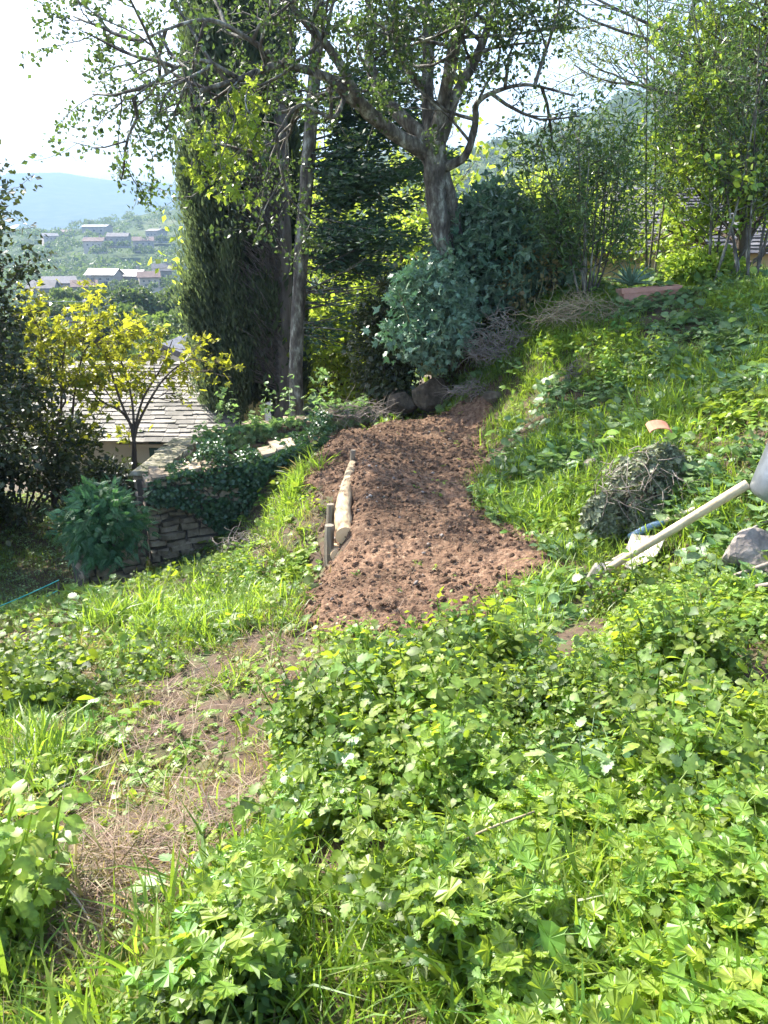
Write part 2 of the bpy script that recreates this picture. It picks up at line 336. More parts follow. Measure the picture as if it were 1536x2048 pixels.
WORLD = [(.1,6,-.75),(.6,6,-.75),(.3,7,-.76),(.9,7,-.75),(.3,8,-.76),(.9,8,-.75),(.3,9,-.76),(.9,9,-.75),(.2,5.2,-.76),(.9,5.3,-.75),(.2,10,-.75),(.8,10,-.74),(-.2,10,-.77),(0,0,.02),(-1.5,0,-.15),(1.5,0,.15),(0,-3,.1),(-4,-2,-.6),(4,-2,.5),(4,2,.35),(-4,2,-1.0),(-4,5,-1.6),(-5.5,6,-2.1),(-3.2,7.9,-2.05),(-2.5,8.2,-2.0),(-5,8.5,-2.1),(-5,11,-2.15),(-3.5,10.5,-2.15),(-8,9,-2.2),(-8,13,-2.4),
 (-1.5,8.3,-1.6),(-2.2,10.2,-1.9),(-1.2,10.6,-1.6),(-1.6,13,-2.0),(-.5,12.5,-1.3),(.6,12.2,-.9),(.2,14,-1.3),(1.0,11.5,-.75),(.4,11.5,-1.0),(-.3,11.4,-1.1),(1.1,12.2,-.2),(1.5,12.6,.35),(3,13.5,.8),(5,13.5,.9),(7,12,1.1),(6.5,9,1.2),(7,5,1.0),(7,0,.9),(9,13,1.0),(-8,4,-2.0),(-8,0,-1.6)]
cp = np.array([at(*c) for c in CTRL]+[np.array(c, float) for c in WORLD])
def tps_fit(P, z, lam=.004):
    n = len(P); d = np.linalg.norm(P[:, None]-P[None], axis=-1); K = np.where(d > 0, d*d*np.log(d+1e-12), 0)+lam*np.eye(n)
    A = np.zeros((n+3, n+3)); A[:n, :n] = K; A[:n, n] = 1; A[:n, n+1:] = P; A[n, :n] = 1; A[n+1:, :n] = P.T
    return np.linalg.solve(A, np.concatenate([z, [0]*3]))
TW = tps_fit(cp[:, :2], cp[:, 2])
def near_z(x, y):
    x = np.clip(x, -9, 9); y = np.clip(y, -4, 14.5)
    sh = np.shape(x); q = np.stack([np.ravel(x), np.ravel(y)], -1); out = np.zeros(len(q))
    for i in range(0, len(q), 20000):
        d = np.linalg.norm(q[i:i+20000, None]-cp[None, :, :2], axis=-1)
        out[i:i+20000] = (d*d*np.log(d+1e-12))@TW[:-3]
    out += TW[-3]+q@TW[-2:]
    return out.reshape(sh)
HX = [-2500, -266, -158, -67, 51, 157, 240, 400, 900, 2500]; HZ = [5, 8, 20, 38, 62, 86, 112, 150, 220, 260]
RX = [-6000, -1800, -1480, -1290, -904, -300, 1500, 6000]; RZ = [300, 282, 284, 252, 222, 190, 150, 150]
def far_z(x, y):
    side = sstep(-.5, 3.0, x)
    v = np.interp(y, [12, 14, 16, 25, 60, 100, 250, 400, 520, 680], [-2.3, -3.4, -4.7, -6.5, -12, -16, -26, -22, -13, 0])
    vr = np.interp(y, [12, 14.3, 17, 25, 60, 100, 250, 680], [.8, .75, -1.4, -2, -6, -8, -8, 0])
    b = v*(1-side)+vr*side
    h = np.interp(x*680/np.maximum(y, 300), HX, HZ)
    k = sstep(230, 690, y)*(1-.85*sstep(690, 1500, y))
    ridge = np.interp(x*4000/np.maximum(y, 2500), RX, RZ)*sstep(1700, 4000, y)*(1-.5*sstep(4000, 6000, y))
    roll = (fbm(x/90, y/90, 3)-.5)*np.clip((y-80)/400, 0, 1)*26
    far = (fbm(x/500+3, y/500, 8)-.5)*sstep(1500, 2600, y)*(1-sstep(3300, 3900, y))*120
    return b*(1-sstep(680, 900, y))+h*k+ridge+roll*(1-sstep(900, 1500, y))+far
def gz(x, y):
    x = np.asarray(x, float); y = np.asarray(y, float)
    s = sstep(12.6, 15, y)
    z = near_z(x, y)*(1-s)+far_z(x, np.maximum(y, 12))*s
    n = 1-sstep(10, 16, y)
    return z+((fbm(x*1.3, y*1.3, 1)-.5)*.10+(fbm(x*6, y*6, 2, 3)-.5)*.045)*n
def axis(a, b, st, lo, hi, gr):
    mid = list(np.arange(a, b+1e-6, st)); up = []; s = st; p = b
    while p < hi: s *= gr; p += s; up.append(p)
    dn = []; s = st; p = a
    while p > lo: s *= gr; p -= s; dn.append(p)
    return np.array(dn[::-1]+mid+up)
def grid(g, xs, ys, zf, a=None):
    X, Y = np.meshgrid(xs, ys); Z = zf(X, Y); nx = len(xs); ny = len(ys)
    i = np.arange(ny-1)[:, None]*nx; j = np.arange(nx-1)[None]
    q = np.stack([i+j, i+j+1, i+nx+j+1, i+nx+j], -1).reshape(-1, 4)
    g.add(np.stack([X, Y, Z], -1).reshape(-1, 3), q, None, a)
xs = axis(-5, 6.5, .07, -7000, 7000, 1.09); ys = axis(.2, 13.5, .07, -60, 60, 1.06)
ys = ys[ys < 42]
g = Geo(); grid(g, xs[(xs > -60) & (xs < 60)], ys, gz); tag(g.build('ground', M_['ground']), kind='structure')
xa = xs[(xs > -60) & (xs < 60)]; ymax = ys[-1]
g = Geo(); xf = np.concatenate([-np.geomspace(6500, 8, 75), np.linspace(-7, 7, 8), np.geomspace(8, 6500, 75)])
grid(g, xf, np.geomspace(ymax-2, 6500, 150), lambda x, y: gz(x, y)-.25*(y < ymax+1)); tag(g.build('hillside', M_['hill']), kind='structure')
# ---- dug path
PATH = [(700,848),(900,845),(990,850),(975,900),(955,960),(955,1020),(1060,1070),(1140,1150),(1060,1190),(1010,1215),(985,1275),(800,1292),(610,1275),(590,1210),(660,1140),(690,1090),(650,1000),(600,975),(640,905)]
PW = np.array([[*at(a, b, 1)[:2]] for a, b in PATH])
def ground_hit(px, py):
    "march the view ray of a photo pixel down to the ground"
    u = (px-768)/FPX; v = (1024-py)/FPX; d = np.array([u, CP+v*SP, -SP+v*CP]); t = np.arange(1.0, 40, .02)
    P = np.array([0, 0, CAMZ])+t[:, None]*d; h = P[:, 2] < gz(P[:, 0], P[:, 1])
    i = int(np.argmax(h)) if h.any() else len(t)-1
    return P[i]
PPOLY = [tuple(ground_hit(a, b)[:2]) for a, b in PATH]
PPOLY[0] = (PPOLY[0][0], 10.9); PPOLY[1] = (PPOLY[1][0], 11.0); PPOLY[2] = (PPOLY[2][0], 10.7)
def poly_dist(x, y, poly):
    "signed distance, positive inside"
    d = np.full(np.shape(x), 1e9); n = len(poly)
    for i in range(n):
        a = np.array(poly[i]); b = np.array(poly[(i+1) % n]); ab = b-a
        t = np.clip(((x-a[0])*ab[0]+(y-a[1])*ab[1])/(ab@ab), 0, 1)
        d = np.minimum(d, np.hypot(x-a[0]-t*ab[0], y-a[1]-t*ab[1]))
    return np.where(inpoly(x, y, poly), d, -d)
def path_z(x, y):
    d = poly_dist(x, y, PPOLY)+(fbm(x*3, y*3, 31)-.5)*.42+(vn(x*14, y*14, 32)-.5)*.10
    c = np.abs(fbm(x*7, y*11, 21, 3)-.5)*2; c2 = np.abs(fbm(x*20, y*28, 22, 3)-.5)*2
    amp = .35+1.3*vn(x*1.3, y*1.3, 77)
    r = .10*(fbm(x*1.9, y*3.4, 23, 3)-.5)+.030*amp*(.45-c)+.026*amp*(.4-c2)+.012*(vn(x*60, y*60, 78)-.5)+.07*np.exp(-((x+.13+.02*(y-6))/.13)**2)*sstep(6.5, 7, y)*(1-sstep(8.2, 8.9, y))
    return gz(x, y)+np.where(d > 0, .03+r*sstep(0, .12, d), 0)-.06*(1-sstep(-.12, .05, d))
px_ = np.array(PPOLY)
PX, PY = np.meshgrid(np.arange(px_[:, 0].min()-.2, px_[:, 0].max()+.2, .013), np.arange(px_[:, 1].min()-.2, px_[:, 1].max()+.2, .014))
g = Geo(); PZ = path_z(PX, PY); ny, nx = PX.shape
i = np.arange(ny-1)[:, None]*nx; j = np.arange(nx-1)[None]
q = np.stack([i+j, i+j+1, i+nx+j+1, i+nx+j], -1).reshape(-1, 4)
dd = poly_dist(PX, PY, PPOLY).ravel(); q = q[(dd[q] > -.18).any(1)]
tt = .45+(fbm(PX*1.6, PY*2.2, 41)-.5)*1.6+.25*sstep(9, 10.5, PY)*sstep(.2, .8, PX)
g.add(np.stack([PX, PY, PZ], -1).reshape(-1, 3), q, None, np.stack([tt.ravel()]*3, -1)); tag(g.build('dirt_path', M_['soil']), kind='structure')
# ---------------------------------------------------------------- ground sampling
def sample_ground(n, y0=1.0, y1=13, rg=rng, wide=.56, dens=1.0):
    y = y0*(y1/y0)**rg.random(n)
    hw = wide*y+.35; x = (rg.random(n)*2-1)*hw
    z = gz(x, y); px, py = proj(x, y, z); return x, y, z, px, py
LUSH = [(655,1370),(900,1360),(1010,1310),(1150,1240),(1300,1200),(1700,1180),(1900,2600),(260,2600),(400,2010),(470,1850),(550,1700),(600,1500)]
STRAW = [(540,1260),(690,1290),(660,1400),(620,1520),(590,1620),(490,1700),(340,1860),(270,2010),(60,1980),(110,1780),(0,1660),(200,1540),(310,1400),(400,1300)]
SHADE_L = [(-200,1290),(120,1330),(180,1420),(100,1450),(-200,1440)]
LOGP = [at(676,1112,6.2)[:2], at(676,1020,6.75)[:2], at(700,940,8.0)[:2], at(712,905,8.8)[:2]]
def near_log(x, y):
    d = np.full(np.shape(x), 9.)
    for a, b in zip(LOGP[:-1], LOGP[1:]):
        ab = b-a; t = np.clip(((x-a[0])*ab[0]+(y-a[1])*ab[1])/(ab@ab), 0, 1); d = np.minimum(d, np.hypot(x-a[0]-t*ab[0], y-a[1]-t*ab[1]))
    return d
TOOLP = [(1120,1130),(1215,1075),(1260,1050),(1350,1055),(1385,1110),(1300,1200),(1250,1290),(1130,1280)]
def region(x, y, px, py):
    p = (poly_dist(x, y, PPOLY) > .03) | (near_log(x, y) < .24)
    p = p | ((poly_dist(x, y, PPOLY) > -.22) & (x > .4) & (y > 7.6))
    p = p | (inpoly(px, py, TOOLP) & (y > 3.9) & (y < 6.5))
    lush = inpoly(px, py, LUSH) & (y < 4.7); straw = inpoly(px, py, STRAW) & (y < 5.2)
    bank = (x > .9) & (y > 4.2) & ~p & ~lush
    lawn = (gz(x, y) < -1.85) & (x < -2)
    left = ~p & ~lush & ~straw & ~bank & ~lawn
    return p, lush, straw, bank, lawn, left
def inst(g, tpls, pos, M, s, tint, rg=rng):
    k = rg.integers(0, len(tpls), len(pos))
    for i, t in enumerate(tpls):
        m = k == i; scatter(g, t, pos[m], M[m], s[m], tint[m])
def nettle(seed, n=6, L=1.0, kind='serr', ls=1.0):
    r = np.random.default_rng(seed); parts = []; lean = r.normal(0, .18, 2)
    lf = {'serr': leaf_serr(), 'round': leaf_round(), 'lobed': leaf_lobed(5, .62), 'lobed3': leaf_lobed(3, .62), 'oval': leaf_prof([.2, .33, .36, .28, .14], droop=.3)}[kind]
    P = lambda t: np.array([lean[0]*t*t*1.4, lean[1]*t*t*1.4, t*L])
    g = Geo(); tube(g, [P(t) for t in np.linspace(0, 1, 4)], np.linspace(.014, .007, 4), 3)
    parts.append((g.V[0], g.Q[0], None, np.stack([np.zeros(len(g.V[0])), np.full(len(g.V[0]), .1)], -1)))
    a0 = r.random()*6
    for i in range(n):
        t = .25+.75*i/(n-1); a = a0+i*math.pi/2
        for sgn in (0, math.pi):
            aa = a+sgn+r.normal(0, .25); el = r.normal(-.08+.6*(t > .95), .35)
            d = [math.cos(aa), math.sin(aa), el]; s = ls*(.215-.06*abs(t-.6)-.07*(t > .95))*r.uniform(.6, 1.35)
            parts.append(put(lf, P(t)+np.array(d)*.05, d, [r.normal(0, .5), r.normal(0, .5), 1], s, r.normal(0, .16)+.15*(t > .9)))
    return merge_tpl(parts)
def rosette(seed, n=9, kind='lobed', rise=.5):
    r = np.random.default_rng(seed); parts = []
    lf = {'serr': leaf_serr(), 'round': leaf_round(), 'lobed': leaf_lobed(5, .62), 'lobed3': leaf_lobed(3, .66), 'oval': leaf_prof([.2, .33, .36, .28, .14], droop=.3)}[kind]
    for i in range(n):
        a = r.random()*6.28; q = r.uniform(.15, .9); h = rise*r.uniform(.3, 1)
        p = np.array([math.cos(a)*q, math.sin(a)*q, h]); d = [math.cos(a), math.sin(a), r.normal(-.1, .2)]
        parts.append(put(lf, p, d, [r.normal(0, .35), r.normal(0, .35), 1], r.uniform(.28, .52), r.normal(0, .15)))
        g = Geo(); tube(g, [[0, 0, 0], p*np.array([.4, .4, .75]), p], [.012, .010, .008], 3)
        parts.append((g.V[0], g.Q[0], None, np.stack([np.zeros(len(g.V[0])), np.full(len(g.V[0]), .1)], -1)))
    return merge_tpl(parts)
T_SERR = [nettle(i, 7, 1, 'serr') for i in range(6)]; T_OVAL = [nettle(20+i, 5, .9, 'oval') for i in range(3)]
T_ROUND = [rosette(30+i, 9, 'round', .45) for i in range(4)]; T_LOB = [rosette(40+i, 8, 'lobed', .5) for i in range(4)]+[rosette(50, 8, 'lobed3', .5)]
T_TALL = [nettle(70+i, 11, 1, 'oval', .62) for i in range(3)]+[nettle(75+i, 11, 1, 'serr', .62) for i in range(3)]
T_SMALL = [rosette(80+i, 16, 'oval', .7) for i in range(3)]
T_ROS = [rosette(60+i, 9, 'serr', .4) for i in range(4)]
BL = [grass_blade(b, w_) for b in (.15, .4, .75, 1.1) for w_ in (.016, .024)]
def tufts(g, x, y, n_per, spread, hmin, hmax, tint, rg=rng, lean=.25):
    n = len(x); k = n*n_per; xx = np.repeat(x, n_per)+rg.normal(0, spread, k); yy = np.repeat(y, n_per)+rg.normal(0, spread, k)
    zz = gz(xx, yy)-.01; h = rg.uniform(hmin, hmax, k)*np.repeat(rg.uniform(.6, 1.1, n)*(.45+1.1*fbm(x*2.6, y*2.6, 88, 2)), n_per)
    inst(g, BL, np.stack([xx, yy, zz], -1), upframes(k, lean, rg), h, np.clip(np.repeat(tint, n_per)+rg.normal(0, .18, k), 0, 1), rg)
# lush leafy cover in front
x, y, z, px, py = sample_ground(50000, .75, 5); p, lush, straw, bank, lawn, left = region(x, y, px, py)
hgt = .07+.34*sstep(.25, .75, fbm(x*2.1, y*2.1, 51, 2))*sstep(0, .6, 4.6-y*.9+0*x)
hgt = hgt*(.35+.65*sstep(0, .7, -poly_dist(x, y, PPOLY)))
dens = fbm(x*2.5, y*2.5, 52, 2)
m = lush & (rng.random(len(x)) < .05+2.6*(dens-.33)); X = x[m]; Y = y[m]; Zz = z[m]; H = hgt[m]; n = len(X)
print('lush', n)
kind = fbm(X*1.8+9, Y*1.8, 53, 2)+rng.normal(0, .08, n)
tint = np.clip(.2+1.0*(fbm(X*3, Y*3, 54, 2)-.3)+rng.normal(0, .15, n), 0, 1)
g = Geo(); fr = upframes(n, .33); pos = np.stack([X, Y, Zz-.02], -1)
a = kind > .42; b = (kind <= .42) & (kind > .36); c = kind <= .36
near = np.clip(Y/2.5, .55, 1); Hs = H*rng.uniform(.6, 1.15, n); tl = a & (Hs > .19); sh_ = a & ~tl
inst(g, T_TALL, pos[tl], fr[tl], (Hs*np.clip(Y/2.3, .6, 1))[tl], tint[tl]); inst(g, T_SERR, pos[sh_], fr[sh_], (Hs*near)[sh_], tint[sh_]); inst(g, T_OVAL, pos[b], fr[b], (np.minimum(H, .2)*rng.uniform(.5, 1.0, n)*near)[b], tint[b])
m3 = rng.random(n) < .8; inst(g, T_SMALL, (pos+np.stack([rng.normal(0, .05, n), rng.normal(0, .05, n), 0*H], -1))[m3], fr[m3], (.05+.06*rng.random(n))[m3], np.clip(tint+.15, 0, 1)[m3])
tag(g.build('ground_cover', M_['herb']), 'dense serrated leafy weeds covering the slope at the front right', 'weeds', kind='stuff')
g = Geo(); inst(g, T_LOB+T_ROUND[:1], pos[c], fr[c], ((.055+.08*rng.random(n))*near)[c], tint[c])
m2 = rng.random(n) < .16
inst(g, T_LOB, pos[m2]+np.stack([0*X[m2], 0*X[m2], H[m2]*.55], -1), fr[m2], .06+.08*rng.random(m2.sum()), np.clip(tint[m2]+.2, 0, 1))
tag(g.build('leaf_cover', M_['lime'], smooth=False), 'lime green lobed leaves showing through the front weeds', 'weeds', kind='stuff')
# grasses
g = Geo()
x, y, z, px, py = sample_ground(9000, .8, 12.5); p, lush, straw, bank, lawn, left = region(x, y, px, py); pn = fbm(x*1.1, y*1.1, 61, 2)
m = lush & ((py > 1800) & (rng.random(len(x)) < .15+.7*(pn > .5)) | (rng.random(len(x)) < .07)) | left & (rng.random(len(x)) < .12+.75*(pn > .50)) | straw & (rng.random(len(x)) < .04)
m &= ~inpoly(px, py, SHADE_L); m &= ~((py > 1650) & (px < 700) & (rng.random(len(x)) < .5))
tint = np.clip(.45+.8*(fbm(x*1.5, y*1.5, 62)-.5), 0, 1)
tufts(g, x[m], y[m], 11, .045, .09, .24, tint[m]); print('grass tufts', m.sum())
m = bank & (rng.random(len(x)) < .35+1.0*(pn > .46)); tufts(g, x[m], y[m], 16, .07, .10, .28, tint[m]+.1, lean=.3); print('bank', m.sum())
xx, yy = rng.uniform(.9, 6, 5200), rng.uniform(5, 12, 5200); pxx, pyy = proj(xx, yy, gz(xx, yy)); pp = poly_dist(xx, yy, PPOLY) > 0
mm = ~pp & (fbm(xx*1.1, yy*1.1, 61, 2) > .40); tufts(g, xx[mm], yy[mm], 14, .07, .08, .26, np.clip(.35+.9*(fbm(xx*1.3, yy*1.3, 63)-.4), 0, 1)[mm])
tag(g.build('grass', M_['grass']), 'bright green grass growing over the slopes', 'grass', kind='stuff')
# long drooping grass on the left lip
g = Geo()
for (a0, b0, Y0, k) in [(640,1150,0,40),(560,1200,0,80),(620,1010,0,0)]:
    pass
lip = [(560,1010),(590,975),(575,1040),(230,1240),(330,1230),(420,1200),(480,1240),(300,1280),(590,990)]
for a0, b0 in lip:
    h = ground_hit(a0, b0); k = 16; xx = h[0]+rng.normal(0, .13, k); yy = h[1]+rng.normal(0, .13, k)
    tufts(g, xx, yy, 22, .04, .12, .27, np.full(k, .7), lean=.35)
tag(g.build('tall_grass', M_['grass']), 'taller arching grass along the lip above the stone wall', 'grass', kind='stuff')
# leafy weeds on left slope and on the bank
g = Geo(); g2 = Geo(); g3 = Geo()
x, y, z, px, py = sample_ground(15000, 1.2, 12.6); p, lush, straw, bank, lawn, left = region(x, y, px, py)
kd = fbm(x*1.5+4, y*1.5, 71, 2); fr = upframes(len(x), .35); pos = np.stack([x, y, z-.01], -1)
tint = np.clip(.3+.9*(fbm(x*2.2, y*2.2, 72)-.4)+rng.normal(0, .15, len(x)), 0, 1); r_ = rng.random(len(x))
sz = (.05+.08*rng.random(len(x)))*(1+.06*y)
m = left & (r_ < .55) & (kd > .49); inst(g, T_LOB+T_ROS, pos[m], fr[m], sz[m], tint[m])
m = left & (r_ < .55) & (kd <= .47); inst(g2, T_SERR+T_OVAL+T_ROUND, pos[m], fr[m], sz[m]*1.2, tint[m])
m = left & inpoly(px, py, SHADE_L+[]) ; inst(g2, T_SERR, pos[m], fr[m], sz[m]*2, tint[m]*.5)  # leaf tint halved in this patch, shade painted into the colour
m = bank & (kd > .46) & (r_ < .95); inst(g3, T_ROUND+T_ROS, pos[m]+[0, 0, .04], fr[m], sz[m]*1.3, tint[m])
m = bank & (kd <= .46) & (r_ < .7); inst(g, T_ROS+T_ROUND+T_SMALL, pos[m]+[0, 0, .03], fr[m], sz[m]*1.0, tint[m])
m = straw & (r_ < .32*(fbm(x*3, y*3, 74) > .47)+.04); inst(g, T_LOB+T_ROS, pos[m], fr[m], sz[m]*.7, tint[m])
m = p & (r_ < .02); inst(g, T_ROS, pos[m]+[0, 0, .03], fr[m], sz[m]*.5, tint[m])
tag(g.build('weed_patches', M_['lime']), 'lime green leafy weeds dotted over the slopes and cut ground', 'weeds', kind='stuff')
tag(g2.build('weed_cover', M_['herb']), 'mid green weeds on the left slope', 'weeds', kind='stuff')
tag(g3.build('round_leaf_cover', M_['pale']), 'pale round leaved creeping plants over the right bank', 'weeds', kind='stuff')
# dry grass
g = Geo(); x, y, z, px, py = sample_ground(7000, .9, 12); p, lush, straw, bank, lawn, left = region(x, y, px, py); pn = fbm(x*1.7+7, y*1.7, 66, 2)
m = (left & (pn > .47) | straw & (rng.random(len(x)) < .28) | bank & (pn > .56) & (rng.random(len(x)) < .5) | (rng.random(len(x)) < .04) & ~p)
tufts(g, x[m], y[m], 12, .05, .05, .17, rng.random(m.sum()), lean=.75); tag(g.build('dry_grass', M_['drygrass']), 'bleached dry grass mixed into the green slopes', 'grass', kind='stuff')
# debris on the soil
g = Geo()
# straw and cuttings
st = (np.array([[-.008,0,0],[.008,0,0],[.007,.5,.05],[-.007,.5,.05],[0,1,0]]), np.array([[0,1,2,3]]), np.array([[3,2,4]]), np.full(5, .6))
x, y, z, px, py = sample_ground(90000, 1.0, 12); p, lush, straw, bank, lawn, left = region(x, y, px, py); r_ = rng.random(len(x))
pd = poly_dist(x, y, PPOLY); far = (px > 800) & (py < 900)
m = straw | left & (r_ < .45) | lush & (r_ < .05) | p & (r_ < .22+.4*far) | bank & (r_ < .12) | (pd < 0) & (pd > -.25) & (r_ < .5)
m &= ~(straw & (fbm(x*2.5, y*2.5, 95, 2) < .5) & (rng.random(len(x)) < .85)); zz = np.where(p, np.maximum(path_z(x, y), z), z); n = m.sum()
scatter(g, st, np.stack([x, y, zz+.008+.03*rng.random(len(x))*straw], -1)[m], upframes(n, .22), rng.uniform(.05, .24, n)*np.where(straw[m], 1, .6), np.clip(rng.normal(.55, .3, n), 0, 1))
for cnt_, lo_, hi_ in ((15000, .015, .07), (5000, .05, .16)):
    xp = rng.uniform(px_[:, 0].min()-.2, px_[:, 0].max()+.2, cnt_); yp = rng.uniform(px_[:, 1].min(), px_[:, 1].max()+.1, cnt_); k_ = (poly_dist(xp, yp, PPOLY) > -.1) & (rng.random(cnt_) < .12+.9*sstep(.42, .62, fbm(xp*2.2, yp*2.2, 96, 2))+.6*(xp > .35)*(yp > 7.5)); xp = xp[k_]; yp = yp[k_]
    scatter(g, st, np.stack([xp, yp, np.maximum(path_z(xp, yp), gz(xp, yp))+.006], -1), upframes(len(xp), .3), rng.uniform(lo_, hi_, len(xp)), np.clip(rng.normal(.6, .35, len(xp)), 0, 1))
tag(g.build('straw', M_['straw']), 'dry straw and cut stalks strewn over the ground', 'straw', kind='stuff')
# soil clods
def ico():
    import bmesh
    bm = bmesh.new(); bmesh.ops.create_icosphere(bm, subdivisions=1, radius=1); v = np.array([v.co for v in bm.verts]); t = np.array([[q.index for q in f.verts] for f in bm.faces]); bm.free(); return v, t
IV, IT = ico()
CL = [(IV*(1+.45*(np.random.default_rng(s).random((len(IV), 1))-.5))*np.array([1, .8, .6]), None, IT, np.zeros(len(IV))) for s in range(6)]
g = Geo(); x = rng.uniform(px_[:, 0].min()-.2, px_[:, 0].max()+.2, 30000); y = rng.uniform(px_[:, 1].min()-.2, px_[:, 1].max()+.2, 30000); pd = poly_dist(x, y, PPOLY)
m = (pd > -.12) & (rng.random(30000) < .25+.8*(fbm(x*3, y*3, 91)-.3)); x = x[m]; y = y[m]; n = len(x)
s = .004+.022*rng.random(n)**3; inst(g, CL, np.stack([x, y, np.maximum(path_z(x, y), gz(x, y))+s*.2], -1), upframes(n, .6), s*1.3, np.clip(rng.normal(.45, .2, n), 0, 1))
tag(g.build('soil_crumbs', M_['soil'], smooth=False), 'loose brown soil clods on the dug path', 'soil', kind='stuff')
g = Geo(); k_ = rng.random(n) < .018; inst(g, CL, np.stack([x, y, np.maximum(path_z(x, y), gz(x, y))+.008], -1)[k_], upframes(k_.sum(), .5), .007+.02*rng.random(k_.sum())**2, rng.random(k_.sum()))
tag(g.build('gravel', M_['rock'], smooth=False), 'small pale stones mixed into the dug soil', 'stones', kind='stuff')
# ---------------------------------------------------------------- trees
T4 = [leaf_simple(.32, .08, .1), leaf_simple(.40, -.05, .2)]
T4L = [leaf_lobed(3, .35), leaf_lobed(5, .4)]
TNAR = [leaf_simple(.10, .03, .15), leaf_simple(.13, .03, .3)]
class Tree:
    def __init__(s, seed): s.r = np.random.default_rng(seed); s.g = Geo(); s.tips = []
    def limb(s, pts, r0, r1, sub=4, ns=8, wob=.12):
        P = smooth_line(pts, sub); rad = r0+(r1-r0)*np.linspace(0, 1, len(P))**.8
        tube(s.g, P, rad, ns, wob=wob); return P, rad
    def grow(s, p, d, L, rad, lvl, maxl, spread=.7, up=.15, kids=4, ratio=.62, curl=.25, leafy=1, f0=.25):
        r = s.r; k = 5 if lvl < maxl else 3; pts = [p]; d = d/np.linalg.norm(d); ds = [d]
        for i in range(k):
            d = d+r.normal(0, curl, 3)*.6+np.array([0, 0, up*.3]); d /= np.linalg.norm(d); pts.append(pts[-1]+d*L/k); ds.append(d)
        pts = np.array(pts); tube(s.g, pts, np.linspace(rad, max(rad*.35, .0025), k+1), 6 if rad > .03 else 4 if rad > .01 else 3)
        if lvl >= maxl:
            s.tips.append((pts, leafy)); return
        for j in range(kids):
            f = f0+(1-f0)*(j+r.random()*.8)/kids; f = min(f, .999)*k; i = int(f); q = pts[i]+(pts[i+1]-pts[i])*(f-i)
            a = r.normal(0, 1, 3); a -= a@ds[i]*ds[i]; a /= np.linalg.norm(a)+1e-6
            nd = ds[i]*math.cos(spread)+a*math.sin(spread)*r.uniform(.7, 1.3)
            s.grow(q, nd, L*ratio*r.uniform(.7, 1.25), rad*.5*(1-.4*f/k), lvl+1, maxl, spread, up, kids, ratio, curl, leafy, f0)
        if lvl >= maxl-1: s.tips.append((pts[-3:], leafy))
    def along(s, P, n, L, rad, lvl, maxl, f0=.3, bias=None, **k):
        r = s.r
        for j in range(n):
            f = (f0+(1-f0)*(j+r.random())/n)*(len(P)-1.01); i = int(f); q = P[i]+(P[i+1]-P[i])*(f-i)
            t = nrm(P[min(i+1, len(P)-1)]-P[i]); a = r.normal(0, 1, 3)+(0 if bias is None else np.array(bias)); a -= a@t*t; a /= np.linalg.norm(a)+1e-6
            s.grow(q, t*.35+a, L*r.uniform(.6, 1.3), rad, lvl, maxl, **k)
    def leaves(s, per, size, tpls, tint=(.5, .2), spread=.12, up=.3, droop=0, pick=None, tintf=None):
        r = s.r; P = []; D = []
        for pts, lf in s.tips:
            n = r.poisson(per*lf)
            if n == 0: continue
            f = r.random(n)**.7*(len(pts)-1.001); i = f.astype(int); q = pts[i]+(pts[i+1]-pts[i])*(f-i)[:, None]
            t = nrm(pts[-1]-pts[0]); P.append(q+r.normal(0, spread, (n, 3))); D.append(t*.6+r.normal(0, .7, (n, 3))+[0, 0, -droop])
        P = np.concatenate(P); D = np.concatenate(D)
        if pick is not None: k = pick(P); P = P[k]; D = D[k]
        nz = r.normal(0, .6, P.shape)+[0, 0, up*2]; g = Geo(); n = len(P)
        tt = np.clip(r.normal(tint[0], tint[1], n)+.5*(fbm(P[:, 0]*1.5+P[:, 1], P[:, 2]*1.5, 5)-.5), 0, 1)
        if tintf is not None: tt = np.clip(tt+tintf(P), 0, 1)
        inst(g, tpls, P, frames(D, nz), size*r.uniform(.6, 1.3, n), tt, r); return g
def mk_tree(name, label, cat, T, lg, bark, leaf, base, group=None, extra=None):
    e = thing(name, label, cat, group, tuple(float(c) for c in base))
    b = np.array(base)
    T.g.build('trunk', bark, e, loc=b)
    if lg is not None: lg.build('crown', leaf, e, smooth=False, loc=b)
    bpy.context.view_layer.update()
    return e
def onground(px, Y, dz=0):
    x = at(px, 1024, Y)[0]
    for _ in range(4):
        z = float(gz(x, Y)); u = (px-768)/FPX; dzc = z-CAMZ; f = Y*CP-dzc*SP; x = u*f
    return np.array([x, Y, z+dz])
def L3(lst): return [at(a, b, Y) for a, b, Y in lst]
